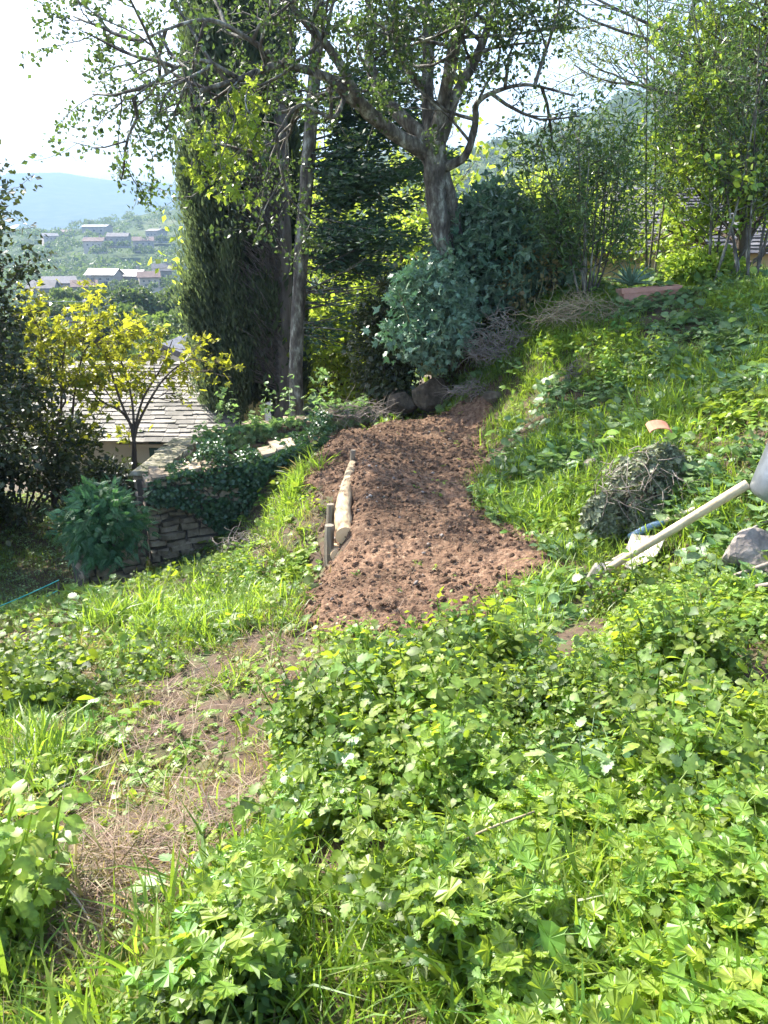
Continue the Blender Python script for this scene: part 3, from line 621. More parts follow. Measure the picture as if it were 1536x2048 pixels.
# --- the large spreading tree
b0 = onground(912, 12.3, -.1)
T = Tree(11)
T.limb([b0]+L3([(902,580,12.25),(893,520,12.2),(880,450,12.1),(872,390,12.1),(868,340,12.1),(866,285,12.1)]), .115, .165, 5, 12, .25)
T.limb(L3([(940,640,12.7),(922,540,12.5),(910,470,12.4),(898,400,12.25),(880,330,12.2),(872,285,12.15)]), .10, .13, 5, 10, .2)
limbs = [([(866,310,12.1),(800,275,11.9),(745,232,11.6),(695,190,11.4),(655,155,11.2),(560,130,10.9),(480,158,10.6),(400,182,10.4)], .125, .025, 10),
 ([(760,245,11.7),(715,195,11.4),(675,120,11.2),(625,60,11.0),(560,-10,10.8),(500,-60,10.6)], .085, .03, 9),
 ([(866,290,12.1),(805,235,12.3),(762,185,12.5),(738,120,12.8),(745,40,13.0),(720,-60,13.2)], .12, .05, 8),
 ([(866,285,12.1),(855,190,12.3),(858,90,12.6),(852,-20,12.8),(840,-120,13)], .12, .05, 8),
 ([(872,285,12.1),(890,190,11.9),(908,100,11.6),(925,20,11.4),(945,-100,11.2)], .12, .05, 8),
 ([(880,280,12.1),(912,190,12.1),(948,125,12.2),(975,55,12.2),(1010,-60,12.3)], .10, .04, 8),
 ([(890,335,12.1),(930,312,11.9),(950,250,11.8),(955,205,11.7),(1000,180,11.5),(1060,170,11.3),(1150,192,11.1)], .07, .012, 7),
 ([(690,195,11.4),(665,235,11.1),(600,210,10.9),(560,260,10.8),(520,330,10.7)], .035, .012, 5),
 ([(560,130,10.9),(500,80,10.6),(420,40,10.4),(330,60,10.1),(270,90,9.9)], .04, .01, 7),
 ([(480,158,10.6),(400,120,10.3),(330,150,10.1),(260,200,9.9)], .03, .008, 6),
 ([(855,190,12.3),(800,110,11.6),(790,20,11.2),(800,-60,11)], .06, .03, 6)]
for pts, r0, r1, n in limbs:
    P, _ = T.limb(L3(pts), r0, r1, 5, 9, .15)
    T.along(P, n, 1.25, .026, 0, 2, f0=.38 if r0 > .08 else .15, spread=.75, up=.12, kids=4, ratio=.58, curl=.3)
lg = T.leaves(20, .064, T4, (.4, .2), spread=.055, up=.2, pick=lambda P: T.r.random(len(P)) < .42+.5*(fbm(P[:, 0]*.9+P[:, 1]*.5, P[:, 2]*.9, 6, 2) > .48))
BT = mk_tree('spreading_tree', 'large spreading tree with thick lichen grey limbs forking above the path', 'tree', T, lg, M_['bark'], M_['oak'], b0)
# hanging branch of the same tree, sunlight painted in by brighter leaf colour
T2 = Tree(12)
for pts in ([(480,158,10.6),(455,190,10.2),(470,240,10.0),(440,330,9.9),(470,390,9.9)], [(520,130,10.8),(490,200,10.1),(515,255,10.0),(500,290,10)], [(400,182,10.4),(405,260,10.1),(385,330,10.0)],[(540,260,10.8),(480,300,10.1),(430,360,10)]):
    P, _ = T2.limb(L3(pts), .012, .005, 4, 4); T2.along(P, 12, .22, .005, 1, 2, f0=.1, spread=.6, up=-.3, kids=3, ratio=.6)
o = T2.g.build('hanging_branch', M_['bark'], BT, loc=b0); T2.leaves(1.5, .10, T4L, (.65, .2), .05, up=.1, droop=.6).build('leaves', M_['bright'], o, smooth=False, loc=b0)
print('tree leaves', lg.n)
# --- cypress
def spray(g, r, n, zc, rad, size, cx, cy, th, tint=.4, out=.35):
    z = zc; P = np.stack([cx+np.cos(th)*rad, cy+np.sin(th)*rad, z], -1)
    D = np.stack([np.cos(th)*out, np.sin(th)*out, np.ones(n)], -1)+r.normal(0, .3, (n, 3)); nz = np.stack([np.cos(th), np.sin(th), .3*np.ones(n)], -1)+r.normal(0, .4, (n, 3))
    inst(g, [leaf_simple(.16, .05, 0), leaf_simple(.22, .05, -.1)], P, frames(D, nz), size*r.uniform(.5, 1.4, n), np.clip(tint+r.normal(0, .2, n)+.8*(fbm(th*2.5, z*1.6, 3)-.5), 0, 1), r)
cb = onground(566, 15.2, -.2); cb[2] = -3.2; T = Tree(21); r = T.r
top = at(520, -420, 15.2)
T.limb([cb, at(568,600,15.2), at(566,400,15.2), at(560,200,15.2), at(548,0,15.2), top], .20, .06, 4, 9)
for k in range(560):     # bare dead twigs on the shaded side
    f = r.random(); y0 = 300+480*f; q = at(560+r.normal(0, 6), y0, 15.1); a = r.uniform(-.2, 1.0)*math.pi*.5+math.pi
    L = r.uniform(.5, 1.25); d = np.array([math.cos(a)*.9-.3, -abs(math.sin(a))*.8, r.uniform(.3, 1.0)])
    pts = [q]; 
    for s_ in range(4): d = d+r.normal(0, .16, 3)+[0, 0, .10]; pts.append(pts[-1]+nrm(d)*L/4)
    tube(T.g, pts, np.linspace(.012, .003, 5), 3)
g = Geo(); n = 70000
f = r.random(n); z = -1.55+ (9.5)*f; cx = at(490, 500, 15.2)[0]
prof = np.interp(z, [-1.6, -1.0, 0, 2, 4, 6, 8], [.75, .95, .98, .95, .85, .65, .25])
th = r.random(n)*2*math.pi; lump = .82+.36*fbm(th*1.5+3, z*1.1, 33, 3)
rad = prof*lump*(1-.35*r.random(n)**2)
keep = ~((np.cos(th) > -.55) & (np.sin(th) < -.15) & (z < 4.0) & (r.random(n) < .96))   # open on the side of the dead twigs
spray(g, r, keep.sum(), z[keep], rad[keep], .16, cx, 15.5, th[keep])
z2 = r.uniform(-1.4, 7, 26000); th2 = r.uniform(0, 2*math.pi, 26000); spray(g, r, 26000, z2, .6*np.sqrt(r.random(26000))*(.7+.5*fbm(th2, z2, 9)), .17, at(545, 500, 16.1)[0], 16.1, th2, .25)  # rear foliage tinted darker, painting the shade of that side
for k in range(150):
    zc_ = r.uniform(-1.4, 6.5); t_ = r.uniform(math.pi*.55, math.pi*1.5); rd_ = float(np.interp(zc_, [-1.6, -1.0, 0, 2, 4, 6, 8], [.75, .95, .98, .95, .85, .65, .25]))*r.uniform(.85, 1.12); c = np.array([cx+math.cos(t_)*rd_, 15.5+math.sin(t_)*rd_, zc_]); m_ = 260
    P = c+r.normal(0, 1, (m_, 3))*[.09, .09, .22]; D = np.stack([r.normal(0, .25, m_)+math.cos(t_)*.3, r.normal(0, .25, m_)+math.sin(t_)*.3, np.ones(m_)], -1)
    inst(g, [leaf_simple(.16, .05, 0)], P, frames(D, r.normal(0, 1, (m_, 3))), .12*r.uniform(.5, 1.3, m_), np.clip(r.normal(r.uniform(.3, .9), .15, m_), 0, 1), r)
# low plumes tinted paler to paint sunlit clumps
for (a, b, s_) in [(400,620,.35),(440,560,.35),(420,480,.4),(500,640,.34),(470,700,.4),(530,600,.2)]:
    c = at(a, b, 14.9); m_ = 2600; dd = r.normal(0, 1, (m_, 3))*[.5, .35, .8]*s_
    P = c+dd; D = np.stack([r.normal(0, .3, m_)-.2, r.normal(-.2, .3, m_), np.ones(m_)], -1)
    inst(g, [leaf_simple(.16, .05, 0)], P, frames(D, r.normal(0, 1, (m_, 3))), .13*r.uniform(.5, 1.3, m_), np.clip(r.normal(.65, .2, m_), 0, 1), r)
mk_tree('cypress_tree', 'tall dark columnar cypress with bare dead twigs on its near side', 'tree', T, g, M_['bark3'], M_['cypress'], cb)
# --- bare straight trunk (conifer) with level sweeping branches
pb = np.array([*at(590, 780, 13.6)[:2], -1.9]); T = Tree(31); r = T.r
P, _ = T.limb([pb, at(592,740,13.6), at(600,560,13.6), at(612,380,13.6), at(624,220,13.6), at(632,100,13.7), at(640,-80,13.8)], .135, .09, 4, 10, .1)
g = Geo()
for k in range(60):
    f = r.random(); Y0 = 14.2+r.random()*1.2; y0 = 150+520*f; x0 = 635; q = at(x0, y0, 14.2)
    q = at(614-(y0-380)*.07+5, y0, 13.62); L = r.uniform(.7, 2.9)*(1-.25*f); a = r.uniform(-.75, .85); d = np.array([math.cos(a), math.sin(a), r.uniform(-.28, .32)])
    pts = [q]
    for s_ in range(6): d = d+r.normal(0, .07, 3)+[0, 0, .02]; pts.append(pts[-1]+nrm(d)*L/6)
    pts = np.array(pts); tube(T.g, pts, np.linspace(.016, .003, 7), 4)
    if y0 > 520 and r.random() < .85: continue
    m_ = int(270*L*(1 if y0 < 560 else .3)); fr_ = .12+.88*r.random(m_); ii = np.minimum((fr_*6).astype(int), 5); bp = pts[ii]+(pts[ii+1]-pts[ii])*(fr_*6-ii)[:, None]
    lat = r.normal(0, .22, m_)*(.3+fr_); bp = bp+np.stack([lat*-math.sin(a), lat*math.cos(a), -np.abs(r.normal(0, .13, m_))], -1)+r.normal(0, .03, (m_, 3))
    D = np.stack([math.cos(a)+r.normal(0, .5, m_), math.sin(a)+r.normal(0, .5, m_), r.normal(0, .3, m_)], -1)
    inst(g, [leaf_simple(.2, .05, 0)], bp+r.normal(0, .05, (m_, 3)), frames(D, r.normal(0, .8, (m_, 3))+[0, 0, 1]), .12*r.uniform(.5, 1.3, m_), np.clip(r.normal(.45, .22, m_), 0, 1), r)
mk_tree('conifer_tree', 'slim straight grey trunk with level dark green conifer boughs to its right', 'tree', T, g, M_['bark'], M_['conifer'], pb)
# --- dark leafy shrub mass below the conifer
def bush(name, label, cat, px, Y, w_, h_, leaf, tpls, size, n, seed, tint=(.45, .2), base_z=None, group=None, stems=9, dens=1, shape=1, up=.5, bark='stem', hollow=.25, lean=0, droop=.1):
    r = np.random.default_rng(seed); b = onground(px, Y, -.05)
    if base_z is not None: b[2] = base_z
    g = Geo(); s = Geo(); C = []
    for k in range(stems):
        a = r.random()*6.28; q = r.random()**.5; tip = b+np.array([math.cos(a)*q*w_*.42+lean*h_, math.sin(a)*q*w_*.42, h_*(.55+.42*r.random()*(1-.5*q*q))])
        mid = (b+tip)/2+np.array([math.cos(a), math.sin(a), 0])*w_*.06+r.normal(0, .03, 3); st_ = b+np.array([math.cos(a), math.sin(a), 0])*w_*.06*q
        P = smooth_line([st_, mid, tip], 4); tube(s, P, np.linspace(.006+.010*h_, .005, len(P)), 5)
    th = r.random(n)*2*math.pi; cz = 2*r.random(n)-1; rr = (1-hollow*r.random(n)**1.5)
    lump = .45+1.0*fbm(np.cos(th)*1.7+seed, cz*2.4+np.sin(th)*1.7, seed, 3)
    sx = np.sqrt(1-cz*cz); P = np.stack([np.cos(th)*sx*w_/2, np.sin(th)*sx*w_/2, (cz*.5+.5)*h_], -1)
    cen = np.array([0, 0, h_*.5]); P = (P-cen)*(rr*lump)[:, None]+cen+r.normal(0, size*.6, (n, 3))
    P[:, 0] += lean*P[:, 2]; k = (P[:, 2] > .0) & (r.random(n) < dens*np.clip(.30+2.4*(fbm(P[:, 0]*4/w_+P[:, 1]*2, P[:, 2]*3.4, seed+5, 2)-.33), 0, 1)); P = P[k]+b; n = len(P)
    D = nrm(P-b-cen)+r.normal(0, .6, (n, 3))+[0, 0, -droop]; nz = nrm(P-b-cen)*.7+r.normal(0, .45, (n, 3))+[0, 0, up]
    inst(g, tpls, P, frames(D, nz), size*r.uniform(.6, 1.35, n), np.clip(r.normal(tint[0], tint[1], n)+.6*(fbm(P[:, 0]*3, P[:, 2]*3, seed)-.5), 0, 1), r)
    e = thing(name, label, cat, group, tuple(float(c) for c in b)); s.build('stems', M_[bark], e, loc=b); g.build('foliage', M_[leaf], e, smooth=False, loc=b); return e
bush('dark_shrub', 'dark small leaved shrub under the conifer boughs at the far end of the path', 'shrub', 785, 12.6, 1.25, 2.1, 'dark', T4, .085, 11000, 41, base_z=-1.05, stems=14, bark='bark2', hollow=.7, dens=1.1)
bush('fig_shrub', 'rounded shrub with grey green lobed leaves at the foot of the large tree', 'shrub', 992, 12.6, 2.0, 2.05, 'fig', T4L, .125, 9500, 42, base_z=.25, stems=16, tint=(.45, .22), hollow=.7, up=.2, dens=.9)
bush('fig_shrub', 'lower grey green lobed shrub overhanging the end of the path', 'shrub', 858, 11.4, 1.3, 1.6, 'fig', T4L, .10, 5600, 43, base_z=-.2, stems=12, tint=(.65, .2), hollow=.7, up=.2, dens=.9)
# --- bright trees beyond
def auto_tree(name, label, px, Y, h_, leaf, bark, tpls, size, per, seed, base_z=None, group=None, tint=(.5, .2), tr=.5, L=1.0, kids=5, lv=2, spread=.7, up=.2, n=12, lean=0, cat='tree', stems=1, droop=.1, trad=None, f0=.3, crown=.42):
    T = Tree(seed); b = onground(px, Y, -.1)
    if base_z is not None: b[2] = base_z
    for k in range(stems):
        dx = T.r.normal(0, .1*h_*(stems > 1), 2); e = b+np.array([lean*h_+dx[0]*1.6, dx[1]*1.6, h_*T.r.uniform(.8, 1)*.85]); s0 = b+np.array([dx[0]*.15, dx[1]*.15, 0])
        m1 = s0+(e-s0)*.4+T.r.normal(0, .025*h_, 3)*[1, 1, 0]
        R0 = trad or h_*.022
        P, _ = T.limb([s0, m1, e], R0, R0*.3, 6, 7)
        T.along(P, n, h_*crown*L, R0*.35, 0, lv, f0=f0, spread=spread, up=up, kids=kids, ratio=.6)
    lg = T.leaves(per, size, tpls, tint, spread=size*.9, up=.3, droop=droop)
    return mk_tree(name, label, cat, T, lg, M_[bark], M_[leaf], b, group)
G1 = 'bright leafy trees beyond the path'
auto_tree('leafy_tree', 'bright yellow green tree seen behind the two slim trunks', 680, 19, 5.6, 'bright', 'bark2', T4, .16, 9, 51, -3.3, G1, (.45, .2), n=16)
auto_tree('leafy_tree', 'bright green tree filling the gap under the conifer boughs', 660, 17, 2.6, 'bright', 'bark2', T4, .13, 11, 52, -2.2, G1, (.35, .2), n=16)
auto_tree('leafy_tree', 'sunlit tree between the conifer and the large grey trunk', 800, 20, 5.4, 'bright', 'bark2', T4, .17, 9, 53, -2.6, G1, (.5, .2), n=16)
auto_tree('leafy_tree', 'yellowish bushy tree just right of the large grey trunk', 960, 17, 3.5, 'bright', 'bark2', T4, .14, 9, 54, -1.2, G1, (.6, .2), n=16)
auto_tree('leafy_tree', 'olive tinted bushy tree between the grey green shrub and the oleander', 1080, 15.5, 3.4, 'bright', 'bark2', TNAR, .16, 10, 55, -.6, G1, (.75, .15), n=14)
auto_tree('leafy_tree', 'tree showing high behind the fork of the large grey limbs', 760, 24, 7.5, 'bright', 'bark2', T4, .2, 6, 56, -3, G1, (.3, .2), n=14)
# --- oleanders and tall shrubs at the right
G2 = 'tall thin stemmed oleanders on the terrace edge'
for k, (px, Y, h_, lab, sd, st_) in enumerate([(1175, 11.6, 2.5, 'bushy oleander with upright grey stems left of the terracotta trough', 61, 8), (1300, 12.6, 4.6, 'tall open oleander with one dark leaning stem behind the trough', 62, 3), (1120, 12.2, 1.6, 'low thin oleander next to the grey green shrub', 63, 5),(1500, 11.0, 4.4, 'tallest oleander with pale stems at the right edge of the terrace', 64, 7), (1420, 11.4, 4.0, 'oleander with crowded straight stems left of the edge shrub', 65, 6)]):
    auto_tree('oleander', lab, px, Y, h_, 'oleander', 'bark', TNAR, .11, [6, 1.8, 5, 9, 6][k], sd, None, G2, (.5, .25), n=8, spread=.45, up=.5, kids=3, cat='shrub', stems=st_, L=.75, droop=.3, trad=.022, f0=.3, crown=.30)
auto_tree('laurel_tree', 'tall glossy evergreen with sunlit lime leaves at the right edge', 1480, 12.4, 4.8, 'lime', 'bark2', T4, .09, 17, 66, None, None, (.6, .25), n=26, kids=5, up=.3, L=.6, f0=.08)
auto_tree('feathery_tree', 'high feathery olive coloured crown hanging over the top right', 1330, 14.5, 7.5, 'olive', 'bark', TNAR, .11, 13, 67, None, None, (.5, .2), n=26, kids=5, L=.8, f0=.5, trad=.09)
bush('golden_bush', 'low golden green bush glowing beside the terracotta trough', 'shrub', 1410, 11.8, 1.1, .5, 'lime', T4, .07, 7000, 68, tint=(.9, .1), stems=8)
bush('leafy_bush', 'thin pink tinged bush between the fig and the terrace', 'shrub', 1060, 11.9, .8, 1.1, 'drygrass', T4, .07, 1500, 69, tint=(.3, .2), stems=8)
# --- left trees
auto_tree('evergreen_tree', 'dark evergreen tree cut by the left edge of the photo', -165, 9.6, 4.9, 'dark', 'bark2', T4, .08, 24, 71, None, None, (.5, .25), n=52, kids=6, up=.2, L=.62, f0=.02, droop=.2)
bush('evergreen_bush', 'dark bush under the yellow saplings beside the shaded lawn', 'shrub', 40, 11.0, 2.4, 1.5, 'dark', T4, .085, 15000, 72, tint=(.45, .2), stems=12, bark='bark2', hollow=.6)
bush('evergreen_bush', 'dark bush in front of the slate roofed house by its green shutter', 'shrub', 215, 11.6, 1.3, .75, 'dark', T4, .085, 4000, 73, tint=(.4, .2), stems=12, bark='bark2', hollow=.6)
T = Tree(75); b = onground(268, 11.9, -.05)
for pts, n in [([(268,880,11.9),(240,800,11.8),(215,720,11.7),(190,640,11.6)], 9), ([(268,880,11.9),(262,790,12),(235,700,12.1),(215,625,12.2)], 9), ([(268,880,11.9),(285,800,12),(320,740,12.1),(345,680,12.2)], 8), ([(268,880,11.9),(300,800,11.8),(340,745,11.7),(385,715,11.6)], 8), ([(262,850,11.9),(200,800,11.7),(170,760,11.6)], 5), ([(268,870,11.9),(240,820,12.3),(150,700,12.6)], 6)]:
    P, _ = T.limb([b+(at(*pts[0])-b)*.0]+L3(pts), .035, .007, 4, 5); T.along(P, n, .5, .008, 1, 2, f0=.45, spread=.7, up=.3, kids=4, ratio=.6)
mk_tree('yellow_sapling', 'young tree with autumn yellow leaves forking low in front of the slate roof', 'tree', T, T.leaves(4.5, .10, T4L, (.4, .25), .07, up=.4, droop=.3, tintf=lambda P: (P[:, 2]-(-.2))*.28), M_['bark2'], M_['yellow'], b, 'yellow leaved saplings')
T = Tree(76); b = onground(105, 11.3, -.05)
for pts, n in [([(105,850,11.3),(100,760,11.3),(85,680,11.2),(60,620,11.2)], 10), ([(120,850,11.3),(125,740,11.4),(130,680,11.5),(135,640,11.5)], 10), ([(140,860,11.4),(150,780,11.5),(170,700,11.4),(205,680,11.4)], 9), ([(105,850,11.3),(60,780,11.2),(20,720,11.0)], 8), ([(110,850,11.3),(130,790,11),(60,700,10.9)], 8)]:
    P, _ = T.limb([b]+L3(pts), .03, .007, 4, 5); T.along(P, n, .55, .008, 1, 2, f0=.35, spread=.7, up=.3, kids=4, ratio=.6)
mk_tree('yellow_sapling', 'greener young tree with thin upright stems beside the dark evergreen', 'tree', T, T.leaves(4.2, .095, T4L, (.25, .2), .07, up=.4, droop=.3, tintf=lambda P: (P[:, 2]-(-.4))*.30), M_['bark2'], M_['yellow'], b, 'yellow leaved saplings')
# --- conifer shrub at the wall's left end
def frond():
    parts = [(np.array([[-.01,0,0],[.01,0,0],[0,1,-.25]]), None, np.array([[0,1,2]]), np.zeros(3))]
    for i in range(7):
        t = .12+.12*i
        for s_ in (-1, 1): parts.append(put(leaf_simple(.22, .03, .1), [0, t, -.25*t*t], [s_*.8, .7, -.1], [0, 0, 1], .34*(1.05-t*.8), 0))
    return merge_tpl(parts)
bush('conifer_shrub', 'feathery blue green conifer shrub at the left end of the ivy wall', 'shrub', 222, 8.05, .68, .76, 'fern', [frond()], .14, 2400, 81, tint=(.5, .22), base_z=-1.64, stems=14, dens=1.3, bark='bark2', hollow=.5, up=.4, droop=.35)
# ---------------------------------------------------------------- walls of field stone
def stone_face(g, A, B, topz, botz, th, seed, sx=.20, sz=.085, cap=True):
    "irregular courses of stones along A->B (plan points); topz/botz functions of 0..1"
    r = np.random.default_rng(seed); A = np.array(A, float); B = np.array(B, float); L = np.linalg.norm(B-A); d = (B-A)/L; nr = np.array([d[1], -d[0]])
    tmax = max(topz(t) for t in np.linspace(0, 1, 9)); bmin = min(botz(t) for t in np.linspace(0, 1, 9)); z = bmin; k = 0
    while z < tmax:
        hh = sz*r.uniform(.65, 1.35); x = -r.random()*sx
        while x < L:
            w_ = sx*r.uniform(.45, 1.6); t = np.clip((x+w_/2)/L, 0, 1)
            if z+hh*.4 < topz(t) and z+hh > botz(t):
                hx = min(hh, topz(t)-z+.03)
                x0, x1 = max(x, 0), min(x+w_, L)
                if x1-x0 > .04:
                    ww = (x1-x0)/2-.006; h2 = hx/2-.006
                    # pillow stone: back quad, bulged front
                    yf = th/2+r.uniform(-.012, .02); c = .72
                    v = []
                    for (yy, sc_) in ((-th/2-r.uniform(-.01, .015), c), (-th/2+.03, 1), (th/2-.03, 1), (yf, c)):
                        for (ax, az) in ((-1, -1), (1, -1), (1, 1), (-1, 1)):
                            v.append([ax*ww*(1-(1-sc_)*.5)+r.normal(0, .010), yy, az*h2*sc_+r.normal(0, .009)])
                    v = np.array(v); v[:, 2] += r.normal(0, .014); cs = r.normal(0, .09); v[:, 2] += v[:, 0]*cs
                    q = []
                    for i in range(3):
                        for j in range(4): q.append([i*4+j, i*4+(j+1) % 4, i*4+4+(j+1) % 4, i*4+4+j])
                    q += [[3, 2, 1, 0], [12, 13, 14, 15]]
                    cxy = A+d*((x0+x1)/2); W = np.zeros((16, 3)); W[:, :2] = cxy+v[:, :1]*d+v[:, 1:2]*nr; W[:, 2] = z+hx/2+v[:, 2]
                    g.add(W, np.array(q)[:, ::-1] if False else q, None, np.tile([np.clip(r.normal(.5, .25), 0, 1), 0, r.random()], (16, 1)))
            x += w_
        z += hh
    return d, nr, L
def core(g, A, B, topz, botz, th):
    A = np.array(A, float); B = np.array(B, float); d = (B-A)/np.linalg.norm(B-A); nr = np.array([d[1], -d[0]]); n = 9
    for i in range(n):
        t0, t1 = i/n, (i+1)/n; v = []
        for t in (t0, t1):
            for s in (-1, 1):
                for zz in (botz(t)-.3, topz(t)-.05): v.append([*(A+(B-A)*t+nr*s*th/2), zz])
        g.add(v, [[0, 1, 3, 2], [4, 6, 7, 5], [0, 4, 5, 1], [2, 3, 7, 6], [1, 5, 7, 3], [0, 2, 6, 4]])
def stone_wall(name, label, A, B, topz, botz, th, seed, **k):
    e = thing(name, label, 'stone wall', None, (A[0], A[1], botz(0)))
    loc = np.array([A[0], A[1], botz(0)])
    g = Geo(); stone_face(g, A, B, topz, botz, th, seed, **k); g.build('stones', M_['stone'], e, smooth=False, loc=loc)
    g = Geo(); core(g, A, B, topz, botz, th-.07); g.build('core', M_['mortar'], e, smooth=False, loc=loc); return e
wa = at(285, 960, 8.9); wb = at(660, 872, 9.7)
A1, B1 = wa[:2], wb[:2]; tz1 = lambda t: wa[2]+(wb[2]-wa[2])*t+.04*math.sin(t*9); bz1 = lambda t: -2.25+1.1*t
stone_wall('stone_wall', 'front dry stone wall half hidden by ivy below the path', A1, B1, tz1, bz1, .42, 5)
wc = at(372, 884, 11.3); tz2 = lambda t: wa[2]-.02+(wc[2]-wa[2])*t
stone_wall('stone_wall', 'wall running back from the ivy wall with pale mossy coping', A1+[.0, .24], wc[:2], tz2, lambda t: -2.3, .36, 6)
wd = at(392, 885, 11.45); we = at(735, 822, 11.9); tz3 = lambda t: wd[2]+.10+(we[2]-wd[2])*t
stone_wall('stone_wall', 'shaded back stone wall behind the ivy wall overhung by bramble', wd[:2], we[:2], tz3, lambda t: -2.2+.6*t, .35, 7)
# low rough end at the left
wl = at(150, 1110, 8.15)
stone_wall('stone_wall', 'low crumbling wall end below the feathery conifer shrub', wl[:2], (A1[0]-.02, A1[1]-.3), lambda t: -1.78+.42*t, lambda t: -2.3, .35, 8)
# coping slabs
g = Geo(); r = np.random.default_rng(9)
for k in range(9):
    t = (k+.5)/9; c = np.array([*(A1+[0, .24]+(wc[:2]-A1-[0, .24])*t), tz2(t)+.035]); dd_ = wc[:2]-A1; v, q = box_vf(c, (.34*r.uniform(.8, 1.1), .36*r.uniform(.8, 1.1), .05), math.atan2(dd_[1], dd_[0])+r.normal(0, .09), .018, r); g.add(v, q, None, np.tile([r.random(), 0, 0], (8, 1)))
cop = g.build('coping', M_['moss'], bpy.data.objects['stone_wall.001'], smooth=False, loc=np.array([A1[0], A1[1]+.24, -2.3]))
# dark opening low in the front wall
# ---- ivy
def ivy_on(name, label, A, B, topz, low, th, n, seed, size=.065, side=-1, over=.1, leaf='ivy', cat='ivy', tint=.4, z0=0):
    r = np.random.default_rng(seed); A = np.array(A); B = np.array(B); L = np.linalg.norm(B-A); d = (B-A)/L; nr = np.array([d[1], -d[0]])
    t = r.random(n); f = r.random(n)**.8; tz = np.array([topz(a) for a in t]); lw = low(t); z = tz+over*.3-(tz-lw)*f
    keep_ = r.random(n) < np.clip(2.2*(fbm(t*8+seed, z*5, seed+3, 2)-.22), .05, 1); off = th/2+.01+.06*r.random(n)**2*(1+2*fbm(t*9, z*4, seed)); topm = r.random(n) < .35
    off = np.where(topm, r.uniform(-1, 1, n)*(th/2+.06), off); z = np.where(topm, tz-.02+over*r.random(n)*(.1+2.2*sstep(.3, .7, fbm(t*11, off*0, seed, 2))), z)
    P = np.stack([A[0]+d[0]*L*t+nr[0]*off, A[1]+d[1]*L*t+nr[1]*off, z], -1)
    nz = np.where(topm[:, None], [0, 0, 1.], [nr[0], nr[1], .35])+r.normal(0, .35, (n, 3)); D = np.where(topm[:, None], r.normal(0, 1, (n, 3)), np.array([0, 0, -1.]))+r.normal(0, .4, (n, 3))
    P = P[keep_]; D = D[keep_]; nz = nz[keep_]; topm = topm[keep_]; n = len(P)
    g = Geo(); inst(g, [leaf_lobed(3, .5), leaf_lobed(5, .5)], P, frames(D, nz), size*r.uniform(.5, 1.3, n), np.clip(r.normal(tint, .2, n)+.25*topm, 0, 1), r)
    s = Geo()
    for k in range(26):
        t0 = r.random(); zz = topz(t0); pts = []
        for i in range(7):
            tt_ = np.clip(t0+.015*i*r.normal(0, 1), 0, 1); pts.append([*(A+d*L*tt_+nr*(th/2+.02)), zz+.02-(zz-float(low(np.array([t0]))[0]))*i/6*.9])
        tube(s, pts, np.linspace(.004, .008, 7), 3)
    b = np.array([A[0], A[1], float(topz(0))]); e = thing(name, label, cat, None, tuple(b)); s.build('stems', M_['bark2'], e, loc=b); g.build('foliage', M_[leaf], e, smooth=False, loc=b); return e
low1 = lambda t: np.interp(t, [0, .12, .25, .42, .52, .62, .8, 1], [-1.22, -1.3, -1.5, -1.85, -1.5, -1.0, -.9, -.75])+.12*(fbm(t*20, t*0, 3)-.5)
ivy_on('ivy', 'dark ivy curtain hanging down the front stone wall', A1, B1, tz1, low1, .42, 13000, 3, size=.05, over=.13)
ivy_on('ivy', 'pale sunlit ivy and bramble heaped on top of the shaded back wall', wd[:2], we[:2], tz3, lambda t: np.array([tz3(a) for a in t])-.28, .35, 3600, 4, size=.075, over=.30, leaf='pale', tint=.5)  # pale leaf colour stands in for sun glare on the heap
# ---------------------------------------------------------------- houses
def slate_roof(g, P00, P10, P01, P11, nu, nv, seed, th=.04, over=1.25, jit=.3):
    "slabs laid in courses: P00-P10 eave line, P01-P11 ridge line"
    r = np.random.default_rng(seed); P00, P10, P01, P11 = map(lambda p: np.array(p, float), (P00, P10, P01, P11)); nn = nrm(np.cross(P10-P00, P01-P00))
    for j in range(nv):
        u = -r.random()/nu
        while u < 1:
            du = r.uniform(.6, 1.5)/nu; u0, u1 = max(u, 0), min(u+du*.985, 1); u += du
            if u1-u0 < .15/nu: continue
            v0 = (j-jit*.4*r.random())/nv; v1 = min((j+over)/nv, 1.0); dz0 = th*(1.3+.5*r.random()); dz1 = .004
            c = []
            for (uu, vv, dz) in ((u0, v0, dz0), (u1, v0, dz0+r.normal(0, .005)), (u1, v1, dz1), (u0, v1, dz1)):
                e_ = P00+(P10-P00)*uu; t_ = P01+(P11-P01)*uu; c.append(e_+(t_-e_)*vv+nn*dz)
            c = np.array(c); lo = c-nn*th*.8
            g.add(np.vstack([lo, c]), [[0,3,2,1],[4,5,6,7],[0,1,5,4],[1,2,6,5],[2,3,7,6],[3,0,4,7]], None, np.tile([np.clip(r.normal(.5, .32), 0, 1), 0, r.random()], (8, 1)))
def slopebox(g, P, z0):
    "closed prism from the polygon P (eaves/ridge points) down to z0"
    P = np.array(P); n = len(P); lo = P.copy(); lo[:, 2] = z0
    q = [[i, (i+1) % n, n+(i+1) % n, n+i] for i in range(n)]
    g.add(np.vstack([lo, P]), q+([[n, n+1, n+2, n+3]] if n == 4 else []), None)
